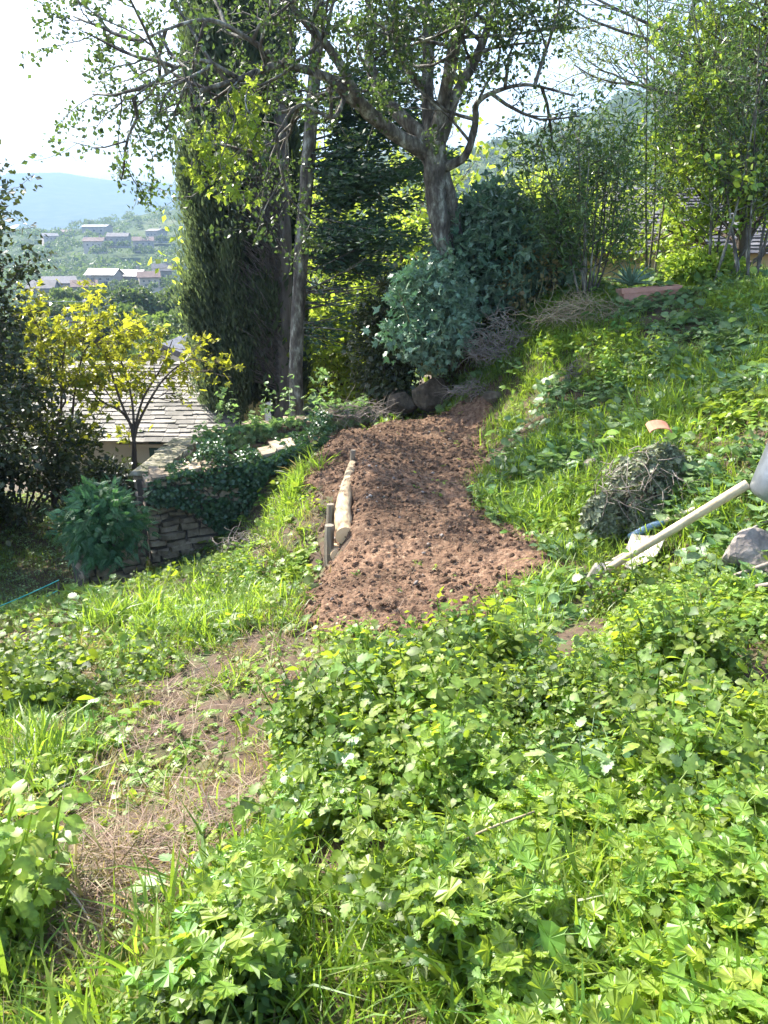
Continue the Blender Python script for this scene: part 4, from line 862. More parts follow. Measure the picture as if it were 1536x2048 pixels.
# near left house
e = thing('slate_house', 'house with a broad pale stone slate roof below the wall', 'house', None, (-6, 15, -4.6)); HL = np.array([-6, 15, -4.6])
ex0 = at(20, 880, 14.1)[0]; ex1 = at(470, 880, 14.1)[0]; ez = at(250, 880, 14.1)[2]; ry = 16.9; rz = ez+.36*(ry-14.1)
g = Geo(); slate_roof(g, (ex0, 14.0, ez), (ex1, 14.0, ez), (ex0, ry, rz), (ex1, ry, rz), 16, 20, 3, .016, 1.15, 1.0); rf = g.build('roof', M_['slate'], e, smooth=False, loc=HL)
g = Geo(); slate_roof(g, (ex1, 2*ry-14.0, ez), (ex0, 2*ry-14.0, ez), (ex1, ry, rz), (ex0, ry, rz), 12, 8, 4, .02); g.build('roof', M_['slate'], e, smooth=False, loc=HL)
g = Geo(); w0, w1 = ex0+.25, ex1-.25; yb = 2*ry-14.3
g.add([[w0,14.35,-4.8],[w1,14.35,-4.8],[w1,14.35,ez+.08],[w0,14.35,ez+.08],[w0,yb,-4.8],[w1,yb,-4.8],[w1,yb,ez+.08],[w0,yb,ez+.08],[w0,ry,rz-.06],[w1,ry,rz-.06]],
      [[0,1,2,3],[5,4,7,6],[3,2,9,8],[6,7,8,9]], [[0,3,8],[0,8,4],[4,8,7],[1,9,2],[1,5,9],[5,6,9]]); g.build('wall', M_['render'], e, smooth=False, loc=HL)
dx = at(312, 920, 14.3)[0]; g = Geo(); v, q = box_vf((dx, 14.33, ez-.55), (.22, .06, .9)); g.add(v, q); sh = g.build('door', M_['greenpaint'], e, smooth=False, loc=HL)
g = Geo(); v, q = box_vf((dx-.22, 14.31, ez-.15), (.9, .12, .06)); g.add(v, q); g.build('lintel', M_['render'], e, smooth=False, loc=HL)
for k in range(2): g = Geo(); v, q = box_vf((dx+.1, 14.30, ez-.3-.4*k), (.03, .02, .09)); g.add(v, q); g.build('hinge', M_['iron'], sh, smooth=False, loc=HL)
# white gabled house behind the cypress, right slate house
def house(name, label, c, size, hh, roofh, rot, wallm, roofm, wins, seed, chimney=True, group=None, flat=False, slabs=False, over=.25):
    c = np.array(c, float); e = thing(name, label, 'house', group, tuple(c)); e.rotation_euler = (0, 0, rot); lx, ly = size[0]/2, size[1]/2
    g = Geo(); b0_ = -1.5
    g.add([[-lx,-ly,b0_],[lx,-ly,b0_],[lx,ly,b0_],[-lx,ly,b0_],[-lx,-ly,hh],[lx,-ly,hh],[lx,ly,hh],[-lx,ly,hh],[-lx,0,hh+roofh],[lx,0,hh+roofh]],
          [[0,1,5,4],[2,3,7,6]], [[0,4,8],[0,8,3],[3,8,7],[1,9,5],[1,2,9],[2,6,9]]); g.build('wall', M_[wallm], e, smooth=False)
    ox = lx+over; k = (ly+over)/ly; ze = hh-roofh*(k-1); g = Geo()
    if slabs:
        nu = int(size[0]*3.2); slate_roof(g, (-ox, -ly*k, ze), (ox, -ly*k, ze), (-ox, 0, hh+roofh), (ox, 0, hh+roofh), nu, 20, seed, .02, 1.15, 1.0); slate_roof(g, (ox, ly*k, ze), (-ox, ly*k, ze), (ox, 0, hh+roofh), (-ox, 0, hh+roofh), nu, 12, seed+1, .045)
    else:
        for s in (-1, 1):
            v = np.array([[-ox, s*ly*k, ze],[ox, s*ly*k, ze],[ox, 0, hh+roofh],[-ox, 0, hh+roofh]])+[0, 0, .05]; g.add(np.vstack([v, v+[0, 0, .18]]), [[0,1,2,3],[7,6,5,4],[0,4,5,1],[1,5,6,2],[2,6,7,3],[3,7,4,0]])
    rf = g.build('roof', M_[roofm], e, smooth=False)
    if chimney:
        g = Geo(); v, q = box_vf((lx*.5, ly*.25, hh+roofh+.3), (.7, .6, 1.6)); g.add(v, q); v, q = box_vf((lx*.5, ly*.25, hh+roofh+1.15), (.85, .75, .12)); g.add(v, q); g.build('chimney', M_[wallm], rf, smooth=False)
    for (wx, wz, ww, wh) in wins:
        g = Geo(); v, q = box_vf((wx, -ly-.02, wz), (ww, .10, wh)); g.add(v, q); wn = g.build('window', M_['window'], e, smooth=False)
        g = Geo(); v, q = box_vf((wx, -ly-.05, wz-wh/2-.06), (ww+.2, .2, .1)); g.add(v, q); v, q = box_vf((wx, -ly-.075, wz), (.06, .03, wh)); g.add(v, q); g.build('frame', M_['white'], wn, smooth=False)
    return e
p = at(385, 690, 25); house('gabled_house', 'white gabled house end peeping out left of the cypress', (p[0]-.3, 26, -5), (5.5, 4), 5-.35+p[2]-.5, .9, R(88), 'white', 'darkslate', [(1.2, 3.6, .5, .8)], 11, False)
p = at(1265, 505, 15.8); house('slate_cottage', 'yellow plastered cottage with dark slate roof beyond the oleanders', (p[0]+.4, 18.0, -1.2), (4.6, 4.4), 1.2+p[2]+.12, 1.15, 0, 'render2', 'darkslate', [(-.9, 1.4, .8, .9)], 12, False, slabs=True)
# village
GV = 'village houses on the hill across the valley'; GW = 'grey roofed houses on the valley floor'
vill = [(190,490,470,14,9,6.5,2.2,'pink','darkslate','plain plastered house with a square end left of the tall grey house'),
 (195,462,560,22,12,8,1.5,'stone2','darkslate','long tall grey house highest in the village'),
 (238,480,480,15,9,6,2.2,'white','slate','white house with dark windows in the middle of the village'),
 (287,488,500,15,10,6,2.5,'stone2','slate','grey stone house right of the white house'),
 (313,470,520,14,10,7,1.5,'white','slate','pale square house at the upper right of the village'),
 (100,478,560,12,9,6,2,'pink','darkslate','small faded house at the left end of the village'),
 (135,470,620,12,9,6,2,'white','slate','tiny pale house among trees behind the village'),
 (210,558,240,11,7,4,1.8,'stone2','darkslate','long low stone house behind the trees in the valley'),
 (262,560,245,12,7,4,1.8,'white','darkslate','white walled house in the middle of the valley row'),
 (298,562,235,7,6,3.6,1.6,'pink','darkslate','small annex beside the white walled house'),
 (326,552,260,7,6,5.5,2.2,'white','slate','narrow white house with pointed gable at the right of the valley row'),
 (120,575,225,10,7,4,1.8,'stone2','darkslate','house left of the valley row'),
 (170,580,205,7,6,3,1.5,'white','slate','low pale shed near the left end of the valley row'),
 (88,585,215,8,7,4,2,'white','slate','valley house next to the dark evergreen'),
 (163,625,150,7,5.5,3.2,1.3,'white','slate','small cottage nearest below the valley row')]
M_['greyroof'] = noisemat('weathered_grey_roof', [(.3, (.12, .11, .10)), (.7, (.22, .20, .19))], .6, .9, .1)
M_['redroof'] = noisemat('faded_brown_roof', [(.3, (.12, .08, .065)), (.7, (.22, .15, .12))], .6, .9, .1)
M_['white2'] = noisemat('pale_plaster', [(.3, (.24, .22, .20)), (.7, (.34, .32, .30))], .5, .9, .05)
M_['stone2'] = noisemat('grey_stone_wall', [(.3, (.28, .25, .22)), (.7, (.42, .38, .34))], .6, .95, .05)
rv = np.random.default_rng(99)
for k, (px, py, Y, wx, wy, hh, rh, wm, rm, lab) in enumerate(vill):
    wx *= .78; wy *= .75; hh *= .8; rh *= .8; p = at(px, py, Y); z0 = p[2]-hh*.6
    wins = [(-wx*.28, hh*.62, wx*.08, hh*.2), (0, hh*.62, wx*.08, hh*.2), (wx*.28, hh*.62, wx*.08, hh*.2)]+[(-wx*.2, hh*.25, wx*.09, hh*.22), (wx*.2, hh*.25, wx*.12, hh*.34)]
    wm = 'white2' if wm == 'white' else wm; rm = 'greyroof' if rm == 'slate' and k % 3 else 'redroof' if k % 3 == 0 else rm; house('village_house', lab, (p[0], p[1], z0), (wx, wy), hh, rh, rv.normal(0, .35), wm, rm, wins, 20+k, k % 2 == 0, GV if Y > 400 else GW, over=.5)
# ---- woods
def canopy(g, c, rad, n, size, r, tint, flat=.75):
    "one tree: trunkless crown of leaf clumps spread through a lumpy volume"
    d = nrm(r.normal(0, 1, (n, 3))); d[:, 2] = np.abs(d[:, 2])*1.2-.25; lump = .7+.5*fbm(d[:, 0]*2+c[0], d[:, 1]*2+d[:, 2]*2+c[1], 7, 2)
    P = c+d*(rad*lump*(1-.35*r.random(n)**2))[:, None]*[1, 1, flat]; nz = d+r.normal(0, .5, (n, 3))
    inst(g, [leaf_simple(.5, .1, .1)], P-nz*0, frames(r.normal(0, 1, (n, 3)), nz), size*rad*r.uniform(.6, 1.4, n), np.clip(tint+r.normal(0, .15, n), 0, 1), r)
r = np.random.default_rng(5)
M_['hill'].node_tree.nodes['Principled BSDF'].inputs['Specular IOR Level'].default_value = .1
M_['wood'] = leafmat('distant_foliage', (.035, .07, .018), (.13, .17, .045), (.2, .3, .05), .3, .6, 1)
g = Geo(); cnt = 0
HB = [(at(v[0], v[1], v[2])[:2], v[3]) for v in vill]
while cnt < 4200:
    Y = 60*(760/60)**(r.random()**.8); x = r.uniform(-.56, .56)*Y
    if Y < 130 and x > 0: continue
    if any(np.hypot(x-h[0][0], Y-h[0][1]) < h[1]*.55 or (abs(x-h[0][0]*Y/h[0][1]) < h[1]*.45 and 0 < h[0][1]-Y < h[1]*1.1) for h in HB): continue
    rad = r.uniform(2.2, 4.6)*(1+.2*(Y > 400)); z = float(gz(x, Y)); canopy(g, np.array([x, Y, z+rad*.6]), rad, 150 if Y < 350 else 80, .26, r, .2+.6*fbm(x/60, Y/60, 4)); cnt += 1
for v_ in vill:
    for k in range(5):
        Y = v_[2]*(1-r.uniform(.012, .05)); c = at(v_[0]+r.uniform(-26, 26), v_[1]+r.uniform(8, 22)*(240/v_[2])**.5, Y); canopy(g, c, r.uniform(2.0, 3.2)*(v_[2]/450)**.5, 120, .28, r, r.uniform(.1, .8))
for k in range(2600):
    Y = r.uniform(300, 720); x = r.uniform(-.2, .62)*Y; rad = r.uniform(2.0, 4.0); canopy(g, np.array([x, Y, float(gz(x, Y))+rad*.4]), rad, 45, .36, r, .35+.6*fbm(x/50, Y/50, 4))
tag(g.build('far_woods', M_['wood'], smooth=False), 'continuous woodland covering the valley and hillsides', 'woods', kind='stuff'); print('woods', g.n)
GT = 'rounded trees in the near valley'
for k, (px, py, Y, rad, lab) in enumerate([(300, 640, 62, 2.6, 'rounded valley tree just above the yellow sapling'), (372, 640, 55, 2.7, 'rounded valley tree touching the left side of the cypress'), (245, 600, 90, 3.0, 'valley tree below the dark roofed row of houses'), (345, 590, 95, 3.4, 'valley tree under the narrow gabled house'), (150, 590, 105, 2.6, 'valley tree with brownish crown left of the valley row'), (100, 620, 80, 2.6, 'valley tree behind the leftmost yellow sapling'), (205, 650, 66, 2.2, 'low valley tree behind the yellow sapling'), (50, 640, 70, 3.0, 'valley tree almost hidden by the dark evergreen'), (345, 690, 40, 1.6, 'small tree beside the white gable')]):
    p = at(px, py, Y); zb = float(gz(p[0], Y)); c = np.array([p[0], Y, p[2]-rad*.3]); rr_ = np.random.default_rng(300+k); g = Geo()
    for s_ in range(7): canopy(g, c+rr_.normal(0, rad*.42, 3)*[1, 1, .6], rad*.62, 520, .2, rr_, [.5, .65, .3, .45, .75, .5, .35, .6, .5][k]+rr_.normal(0, .1))
    b = np.array([p[0], Y, zb]); e = thing('valley_tree', lab, 'tree', GT, tuple(b)); g.build('crown', M_['wood'], e, smooth=False, loc=b); s = Geo(); tube(s, [b, b+(c-b)*.5+[.1*rad, 0, 0], c], [.12*rad, .09*rad, .05*rad], 7); s.build('trunk', M_['bark2'], e, loc=b)
# utility wires over the valley
for k, (a, b, s_) in enumerate([((60, 640, 60), (420, 520, 150), 1.5), ((40, 600, 60), (400, 540, 150), 1.8)]):
    A, B = at(*a), at(*b); t = np.linspace(0, 1, 20)[:, None]; P = A+(B-A)*t; P[:, 2] -= 4*s_*(t*(1-t))[:, 0]; g = Geo(); tube(g, P, .02, 4); tag(g.build('overhead_wire', M_['galv']), ['upper pale wire strung across the valley trees', 'lower pale wire strung across the valley trees'][k], 'wire', 'wires over the valley')
# ---------------------------------------------------------------- logs, stakes
def log(name, label, pts, r0, r1, seed, cut='end'):
    g = Geo(); P = smooth_line(pts, 10); rad = r0+(r1-r0)*np.linspace(0, 1, len(P)); rad = rad*(1+.09*(vn(np.arange(len(P))*.6, np.zeros(len(P)), seed)-.5)); b = np.array(pts[0]); e = thing(name, label, 'log', None, tuple(b))
    tube(g, P, rad, 20, wob=.05); g.build('trunk_wood', M_['log'], e, loc=b)
    d = nrm(P[0]-P[1]); ref = np.array([0, 0, 1.]); s = nrm(np.cross(d, ref)); u = np.cross(s, d); g = Geo(); V = [P[0]+d*.006]; A = [[0, 0, 0]]; th = np.arange(32)*2*math.pi/32
    for k in (.5, 1.0):
        for a in th: V.append(P[0]+d*(.006 if k < 1 else .001)+rad[0]*k*.985*(1+.03*math.sin(3*a+seed))*(math.cos(a)*s+math.sin(a)*u)); A.append([k*(1+.05*math.sin(2*a)), 0, 0])
    q = [[1+i, 1+(i+1) % 32, 33+(i+1) % 32, 33+i] for i in range(32)]; t = [[0, 1+(i+1) % 32, 1+i] for i in range(32)]
    g.add(V, q, t, A); g.build('cut_end', M_['end'], e, smooth=False, loc=b); return e
l0 = at(690, 1072, 6.34)
log('log', 'long peeled log edging the dug path with its sawn end facing forward', [l0, at(686, 1022, 6.85), at(692, 985, 7.4), at(702, 948, 8.05), at(714, 908, 9.0)], .080, .055, 3)
log('log', 'short lower log peeping out beneath the long peeled log', [at(676, 1112, 6.30), at(668, 1085, 6.75), at(672, 1050, 7.2)], .062, .055, 5)
def stake(label, top, h, w_, seed, tilt):
    r = np.random.default_rng(seed); g = Geo(); top = np.array(top); b = top-[tilt*h, 0, h]
    P = [b, b+(top-b)*.5, top-[0, 0, .004], top]; P = np.array(P); tube(g, P, [w_, w_*1.03, w_, w_*.92], 7, cap=True, wob=.12); o = g.build('wooden_stake', M_['cutwood'], loc=b, smooth=False); return tag(o, label, 'stake', 'stakes holding the logs')
stake('nearest wooden stake, beside the sawn log end', at(659, 1050, 6.42), .42, .043, 1, .02)
stake('second wooden stake a little farther along the log', at(661, 1008, 6.85), .40, .036, 2, .03)
stake('farthest thin pale stake at the end of the log', at(706, 900, 8.45), .40, .030, 3, .06)
# ---------------------------------------------------------------- tools at the right
def stick(g, pts, r0, r1, ns=10, sub=6, wob=.04):
    P = smooth_line(pts, sub); tube(g, P, np.linspace(r0, r1, len(P)), ns, cap=True, wob=wob)
def gpt(px, py, dz):
    p = ground_hit(px, py); 
    return p+np.array([0, 0, dz])
# sledgehammer
hA = gpt(1190, 1195, .16); hB = at(1495, 968, 4.55); d = nrm(hB-hA)
e = thing('sledgehammer', 'sledgehammer with steel head on the soil edge and pale wooden handle', 'hammer', None, tuple(hA))
g = Geo(); stick(g, [hA-d*.03, hA+(hB-hA)*.33, hA+(hB-hA)*.66, hB], .023, .031); g.build('handle', M_['handle'], e, loc=hA)
def hammer_head(c, ax, L, w_):
    g = Geo(); ax = nrm(ax); s = nrm(np.cross(ax, [0, 0, 1.])); u = np.cross(s, ax); V = []
    for t, k in ((-1, .72), (-.9, .95), (-.35, 1), (.35, 1), (.9, .95), (1, .72)):
        for j in range(8):
            a = (j+.5)*math.pi/4; V.append(c+ax*t*L/2+(s*math.cos(a)+u*math.sin(a))*w_*k)
    q = [[i*8+j, i*8+(j+1) % 8, i*8+8+(j+1) % 8, i*8+8+j] for i in range(5) for j in range(8)]; V += [c-ax*L/2, c+ax*L/2]
    t = [[48, (j+1) % 8, j] for j in range(8)]+[[49, 40+j, 40+(j+1) % 8] for j in range(8)]; g.add(V, q, t); return g
hammer_head(hA, np.array([.25, -.35, .9]), .17, .055).build('head', M_['steel'], e, smooth=False, loc=hA)
# pickaxe handle behind
kA = gpt(1160, 1168, .03); kB = at(1330, 1068, 5.0)
e = thing('mattock', 'mattock with a thin dark blade lying under the sledgehammer handle', 'mattock', None, tuple(kA)); d = nrm(kB-kA)
g = Geo(); stick(g, [kA, (kA+kB)/2+[0, 0, .01], kB], .016, .021); g.build('handle', M_['handle'], e, loc=kA)
g = Geo(); s = nrm(np.cross(d, [0, 0, 1.])); V = []
for t, w_, h_ in ((-.17, .004, .035), (-.08, .01, .03), (0, .018, .025), (.06, .012, .02)):
    for a, b in ((-1, -1), (1, -1), (1, 1), (-1, 1)): V.append(kA+d*t+s*a*w_+np.array([0, 0, b*h_+.15*t]))
g.add(V, [[i*4+j, i*4+(j+1) % 4, i*4+4+(j+1) % 4, i*4+4+j] for i in range(3) for j in range(4)]+[[3, 2, 1, 0], [12, 13, 14, 15]]); g.build('blade', M_['iron'], e, smooth=False, loc=kA)
# shovel
sA = gpt(1296, 1085, .12); sB = at(1475, 985, float(sA[1])-.3)
e = thing('shovel', 'shovel with broad pale blade and blue socket lying behind the hammer handle', 'shovel', None, tuple(sA)); d = nrm(sB-sA)
g = Geo(); stick(g, [sA, (sA+sB)/2, sB], .019, .023); g.build('handle', M_['handle'], e, loc=sA)
g = Geo(); stick(g, [sA+(sA-sB)/np.linalg.norm(sA-sB)*.16-[0, 0, .02], sA, sA-(sA-sB)/np.linalg.norm(sA-sB)*.12], .03, .024, 10, 4); g.build('socket', M_['blue'], e, loc=sA)
tip = gpt(1262, 1160, .07); ctr = gpt(1300, 1105, .13)
g = Geo(); ax = nrm(tip-ctr); sd_ = nrm(np.cross(ax, np.array([0, .5, 1.]))); nn = np.cross(sd_, ax); V = []; ny_, nx_ = 9, 9; Lb = .36
for i in range(ny_):
    t = i/(ny_-1); wd_ = .145*(1 if t < .55 else math.sqrt(max(1-((t-.55)/.47)**2, 0.02)))
    for j in range(nx_):
        s_ = j/(nx_-1)*2-1; V.append(ctr+ax*Lb*t+sd_*wd_*s_+nn*(.035*s_*s_-.02*math.sin(t*3)))
V = np.array(V); q = np.array([[i*nx_+j, i*nx_+j+1, (i+1)*nx_+j+1, (i+1)*nx_+j] for i in range(ny_-1) for j in range(nx_-1)]); n_ = len(V)
rim = list(range(nx_))+[i*nx_+nx_-1 for i in range(1, ny_)]+[(ny_-1)*nx_+j for j in range(nx_-2, -1, -1)]+[i*nx_ for i in range(ny_-2, 0, -1)]
g.add(np.vstack([V, V-nn*.004]), np.vstack([q, q[:, ::-1]+n_, [[rim[k], rim[k]+n_, rim[(k+1) % len(rim)]+n_, rim[(k+1) % len(rim)]] for k in range(len(rim))]])); g.build('blade', M_['steel'], e, loc=sA)
# galvanised tub standing at the right edge
c = at(1578, 948, 4.5); e = thing('metal_tub', 'rounded galvanised metal tub cut by the right edge of the photo', 'tub', None, tuple(c)); g = Geo(); V = []; th = np.arange(40)*2*math.pi/40
prof = [(.0, -.20), (.10, -.20), (.125, -.19), (.14, -.17), (.165, -.06), (.19, .05), (.215, .16), (.225, .165), (.225, .175), (.21, .175), (.185, .06), (.158, -.06), (.132, -.165), (.10, -.185), (.0, -.185)]
tl = np.array([[math.cos(.5), 0, math.sin(.5)], [0, 1, 0], [-math.sin(.5), 0, math.cos(.5)]])
for rr_, zz in prof:
    for a in th: V.append(c+tl@np.array([rr_*math.cos(a), rr_*math.sin(a), zz]))
g.add(V, [[i*40+j, i*40+(j+1) % 40, i*40+40+(j+1) % 40, i*40+40+j] for i in range(len(prof)-1) for j in range(40)]); g.build('bowl', M_['galv'], e, loc=c)
g = Geo(); P = [c+tl@np.array([.225*math.cos(a), .225*math.sin(a), .17]) for a in np.linspace(0, 2*math.pi, 33)]; tube(g, P, .006, 6); g.build('rim', M_['galv'], e, loc=c)
g = Geo(); gb = float(gz(c[0], c[1])); tube(g, [c+[.05, 0, -.17], [c[0]+.12, c[1], gb-.05]], [.018, .018], 8); tube(g, [c+[.1, .05, -.1], [c[0]+.3, c[1]+.1, gb-.05]], [.018, .018], 8); g.build('leg', M_['galv'], e, loc=c)
# earth auger
aA = gpt(1395, 1110, .03); aB = at(1545, 1040, 4.75); e = thing('earth_auger', 'black spiral earth auger lying in the weeds beside the tools', 'auger', None, tuple(aA)); d = nrm(aB-aA); L = np.linalg.norm(aB-aA)
g = Geo(); stick(g, [aA, (aA+aB)/2, aB], .011, .011, 8); g.build('shaft', M_['iron'], e, loc=aA)
g = Geo(); s = nrm(np.cross(d, [0, 0, 1.])); u = np.cross(s, d); V = []; n_ = 60
for i in range(n_):
    a = i*2*math.pi/16; p = aA+d*(.01+L*.50*i/n_)
    for rr_, o_ in ((.010, 0), (.046, 0), (.046, .004), (.010, .004)): V.append(p+d*o_+(s*math.cos(a)+u*math.sin(a))*rr_)
g.add(V, [[i*4+j, i*4+(j+1) % 4, i*4+4+(j+1) % 4, i*4+4+j] for i in range(n_-1) for j in range(4)]); g.build('spiral', M_['iron'], e, smooth=False, loc=aA)
# poles
for k, (a, b, lab) in enumerate([((1385, 1195), (1560, 1120, 4.25), 'upper weathered pole poking in from the right edge'), ((1435, 1200), (1570, 1165, 3.95), 'lower weathered pole poking in from the right edge')]):
    A = gpt(*a, .03); B = at(*b); g = Geo(); stick(g, [A, (A+B)/2+[0, 0, .01], B], .011, .014, 8); tag(g.build('wooden_pole', M_['deadwood'], loc=A), lab, 'pole', 'poles at the right edge')
# rocks
def rock(name, label, px, py, size, seed, m='rock', Y=None, sink=.3, cat='rock', flat=.8):
    import bmesh
    bm = bmesh.new(); bmesh.ops.create_icosphere(bm, subdivisions=4, radius=1); v = np.array([q.co for q in bm.verts]); t = np.array([[q.index for q in f.verts] for f in bm.faces]); bm.free()
    r = np.random.default_rng(seed); pl = nrm(r.normal(0, 1, (14, 3))); h = r.uniform(.6, .95, 14)
    dd = v@pl.T; k = np.min(np.where(dd > .05, h/np.maximum(dd, .05), 9), 1); v = v*np.minimum(k, 1.1)[:, None]; v *= (1+.07*(fbm(v[:, 0]*3+seed, v[:, 1]*3+v[:, 2]*2, seed)-.5))[:, None]
    p = ground_hit(px, py) if Y is None else at(px, py, Y); g = Geo(); sz = np.array(size) if np.ndim(size) else np.array([size, size, size*flat]); p = p+[0, 0, sz[2]*(1-sink)*.6]
    g.add(v*sz+p, None, t); o = g.build(name, M_[m], smooth=False, loc=p); return tag(o, label, cat)
rock('rock', 'brown rock lying in the grass near the left edge', 60, 1555, .075, 1)
rock('boulder', 'grey boulder half buried among weeds at the right edge by the poles', 1510, 1135, (.20, .2, .2), 2)
rock('boulder', 'large rough stump shaped boulder overgrown with dry ivy on the bank', 1275, 1035, (.22, .2, .26), 3, 'earthrock', sink=.6)
rock('rock', 'dark grey stone sticking out left of the ivy covered boulder', 1185, 935, (.10, .08, .07), 4)
rock('rock', 'small dark stone at the foot of the bank by the path edge', 1095, 1140, .05, 6)
# scrubby ivy on the boulder
bc = ground_hit(1275, 1035)+[0, 0, .17]; r = np.random.default_rng(7); n = 9500; dd = nrm(r.normal(0, 1, (n, 3))); dd[:, 2] = np.where(dd[:, 2] < -.75, -dd[:, 2], dd[:, 2])
kz = r.integers(0, 4, n); cc = np.array([[0, 0, .02], [-.27, -.05, -.16], [.15, .05, .15], [.06, -.16, -.22]])[kz]; ks = np.array([.66, .42, .5, .5])[kz][:, None]; P = bc+cc+dd*ks*(np.array([.36, .33, .42])*(.85+.45*fbm(dd[:, :1]*2+3, dd[:, 2:]*2+dd[:, 1:2], 44, 2)+.1*r.random((n, 1)))); kk = fbm(dd[:, 0]*3+5, dd[:, 2]*3+dd[:, 1], 12, 2) > .40; P = P[kk]; dd = dd[kk]; n = len(P)
g = Geo(); inst(g, [leaf_lobed(3, .5), leaf_simple(.35)], P, frames(r.normal(0, 1, (n, 3))+[0, 0, -.6], dd+r.normal(0, .5, (n, 3))), .038*r.uniform(.4, 1.5, n), np.clip(r.normal(.6, .25, n), 0, 1), r)
s = Geo()
for k in range(80):
    d0 = nrm(r.normal(0, 1, 3)); d0[2] = abs(d0[2]); p = bc+d0*[.34, .31, .37]; pts = [p]; dv = np.cross(d0, r.normal(0, 1, 3))
    for i in range(4): dv = nrm(dv+r.normal(0, .4, 3)-[0, 0, .3]); pts.append(pts[-1]+dv*.075)
    tube(s, pts, np.linspace(.004, .002, 5), 3)
e = thing('ivy', 'faded scrubby ivy and dry stems wrapping the boulder on the bank', 'ivy', None, tuple(bc)); g.build('foliage', M_['fadedivy'], e, smooth=False, loc=bc); s.build('stems', M_['deadwood'], e, loc=bc)
# red tile
c = at(1318, 855, 5.95); g = Geo(); n_ = 9; V = []
for i in range(n_):
    a = math.pi*(i/(n_-1)); 
    for yy in (-.06, .06):
        for rr_ in (.085, .073): V.append([c[0]+math.cos(a)*rr_*1.0, c[1]+yy, c[2]+math.sin(a)*rr_*.45-.01+yy*.3])
g.add(V, [f for i in range(n_-1) for f in ([i*4, i*4+2, i*4+6, i*4+4], [i*4+1, i*4+5, i*4+7, i*4+3], [i*4, i*4+4, i*4+5, i*4+1], [i*4+2, i*4+3, i*4+7, i*4+6])]+[[0, 1, 3, 2], [32, 34, 35, 33]]); tag(g.build('roof_tile', M_['tile'], smooth=False, loc=c), 'broken red terracotta tile on top of the ivy covered boulder', 'tile')
# planter with aloe
pa = at(1296, 590, 10.9); gzp = float(gz(pa[0], pa[1])); pc = np.array([pa[0], pa[1], max(gzp, pa[2]-.10)]); e = thing('planter', 'long terracotta trough on the terrace edge', 'planter', None, tuple(pc)); g = Geo(); lx, ly, hz = .37, .13, .20
rings = [(.86, -.02), (.97, hz*.75), (1.04, hz*.76), (1.06, hz), (.94, hz), (.9, hz*.7)]
V = [[pc[0]+sx_*lx*k, pc[1]+sy_*ly*k, pc[2]+z_+.03*sx_] for k, z_ in rings for sx_, sy_ in ((-1, -1), (1, -1), (1, 1), (-1, 1))]
g.add(V, [[i*4+j, i*4+(j+1) % 4, i*4+4+(j+1) % 4, i*4+4+j] for i in range(5) for j in range(4)]+[[3, 2, 1, 0]]); g.build('trough', M_['tile2'], e, smooth=False, loc=pc)
g = Geo(); g.add([[pc[0]+a*lx*.9, pc[1]+b*ly*.9, pc[2]+hz*.72+.03*a] for a, b in ((-1, -1), (1, -1), (1, 1), (-1, 1))], [[0, 1, 2, 3]]); g.build('soil_fill', M_['soil'], e, loc=pc)
def aloe(label, c, L, n, seed, leaf='fig'):
    r = np.random.default_rng(seed); g = Geo()
    for k in range(n):
        a = k*2.4; el = r.uniform(.35, 1.3); d = np.array([math.cos(a)*math.cos(el), math.sin(a)*math.cos(el), math.sin(el)]); pts = [np.array(c)]; l_ = L*r.uniform(.7, 1.1)
        for i in range(4): d = nrm(d-[0, 0, .12]); pts.append(pts[-1]+d*l_/4)
        tube(g, pts, [.018, .02, .015, .009, .001], 5)
    o = g.build('aloe', M_[leaf], loc=c); return tag(o, label, 'plant')
aloe('spiky aloe with arching blue green leaves behind the left end of the terracotta trough', at(1262, 570, 11.15), .38, 26, 3)
# agave-like blades, dry brush heaps
def brush(name, label, c, w_, h_, n, seed, m='deadwood', rad=.006, leafn=0):
    r = np.random.default_rng(seed); g = Geo(); c = np.array(c, float)
    for k in range(n):
        a = r.random()*6.28; q = r.random()**.5; p = c+np.array([math.cos(a)*q*w_, math.sin(a)*q*w_*.5, h_*(1-q*q)*r.random()]); a2 = r.random()*6.28; d = np.array([math.cos(a2), math.sin(a2)*.6, r.uniform(-.6, .7)]); pts = [p]; l_ = r.uniform(.2, .65)*w_*1.3
        for i in range(6): d = nrm(d+r.normal(0, .3, 3)-[0, 0, .08]); pts.append(pts[-1]+d*l_/6)
        tube(g, pts, np.linspace(rad*r.uniform(.5, 1.2), rad*.25, 7), 4)
    o = g.build(name, M_[m], loc=c); return tag(o, label, 'brushwood')
brush('brushwood', 'tangled heap of bare brown branches at the right of the path end', onground(1000, 10.9, .12), .42, .65, 420, 1)
brush('brushwood', 'heap of dry grass stems and twigs below the oleander', onground(1165, 10.7, .03), .6, .28, 420, 2, 'straw2', .005)
brush('brushwood', 'small knot of grey twigs in the grass of the right bank', onground(1160, 9.2, .03), .22, .2, 120, 3)
brush('brushwood', 'pale brush and thin branches above the shaded back wall', (we[0]-.15, we[1]-.3, we[2]), .55, .22, 240, 4)
brush('brushwood', 'roots and stems hanging on the cut earth edge of the bank', onground(955, 10.7, .02), .4, .2, 150, 5)
brush('brushwood', 'dead bramble twigs on the slope under the ivy wall', gpt(500, 1100, .05), .35, .15, 90, 6)
# earth bank rocks at path end
rock('boulder', 'shaded rough boulder at the end of the path under the grey green shrub', 862, 800, (.26, .2, .25), 21, 'earthrock', Y=11.7)
rock('boulder', 'low brown boulder beside the dark shrub at the path end', 800, 815, (.25, .2, .16), 22, 'earthrock', Y=11.9)
rock('rock', 'small dark angular rock embedded in the cut bank edge', 985, 800, (.13, .1, .10), 23, 'earthrock', Y=10.3)
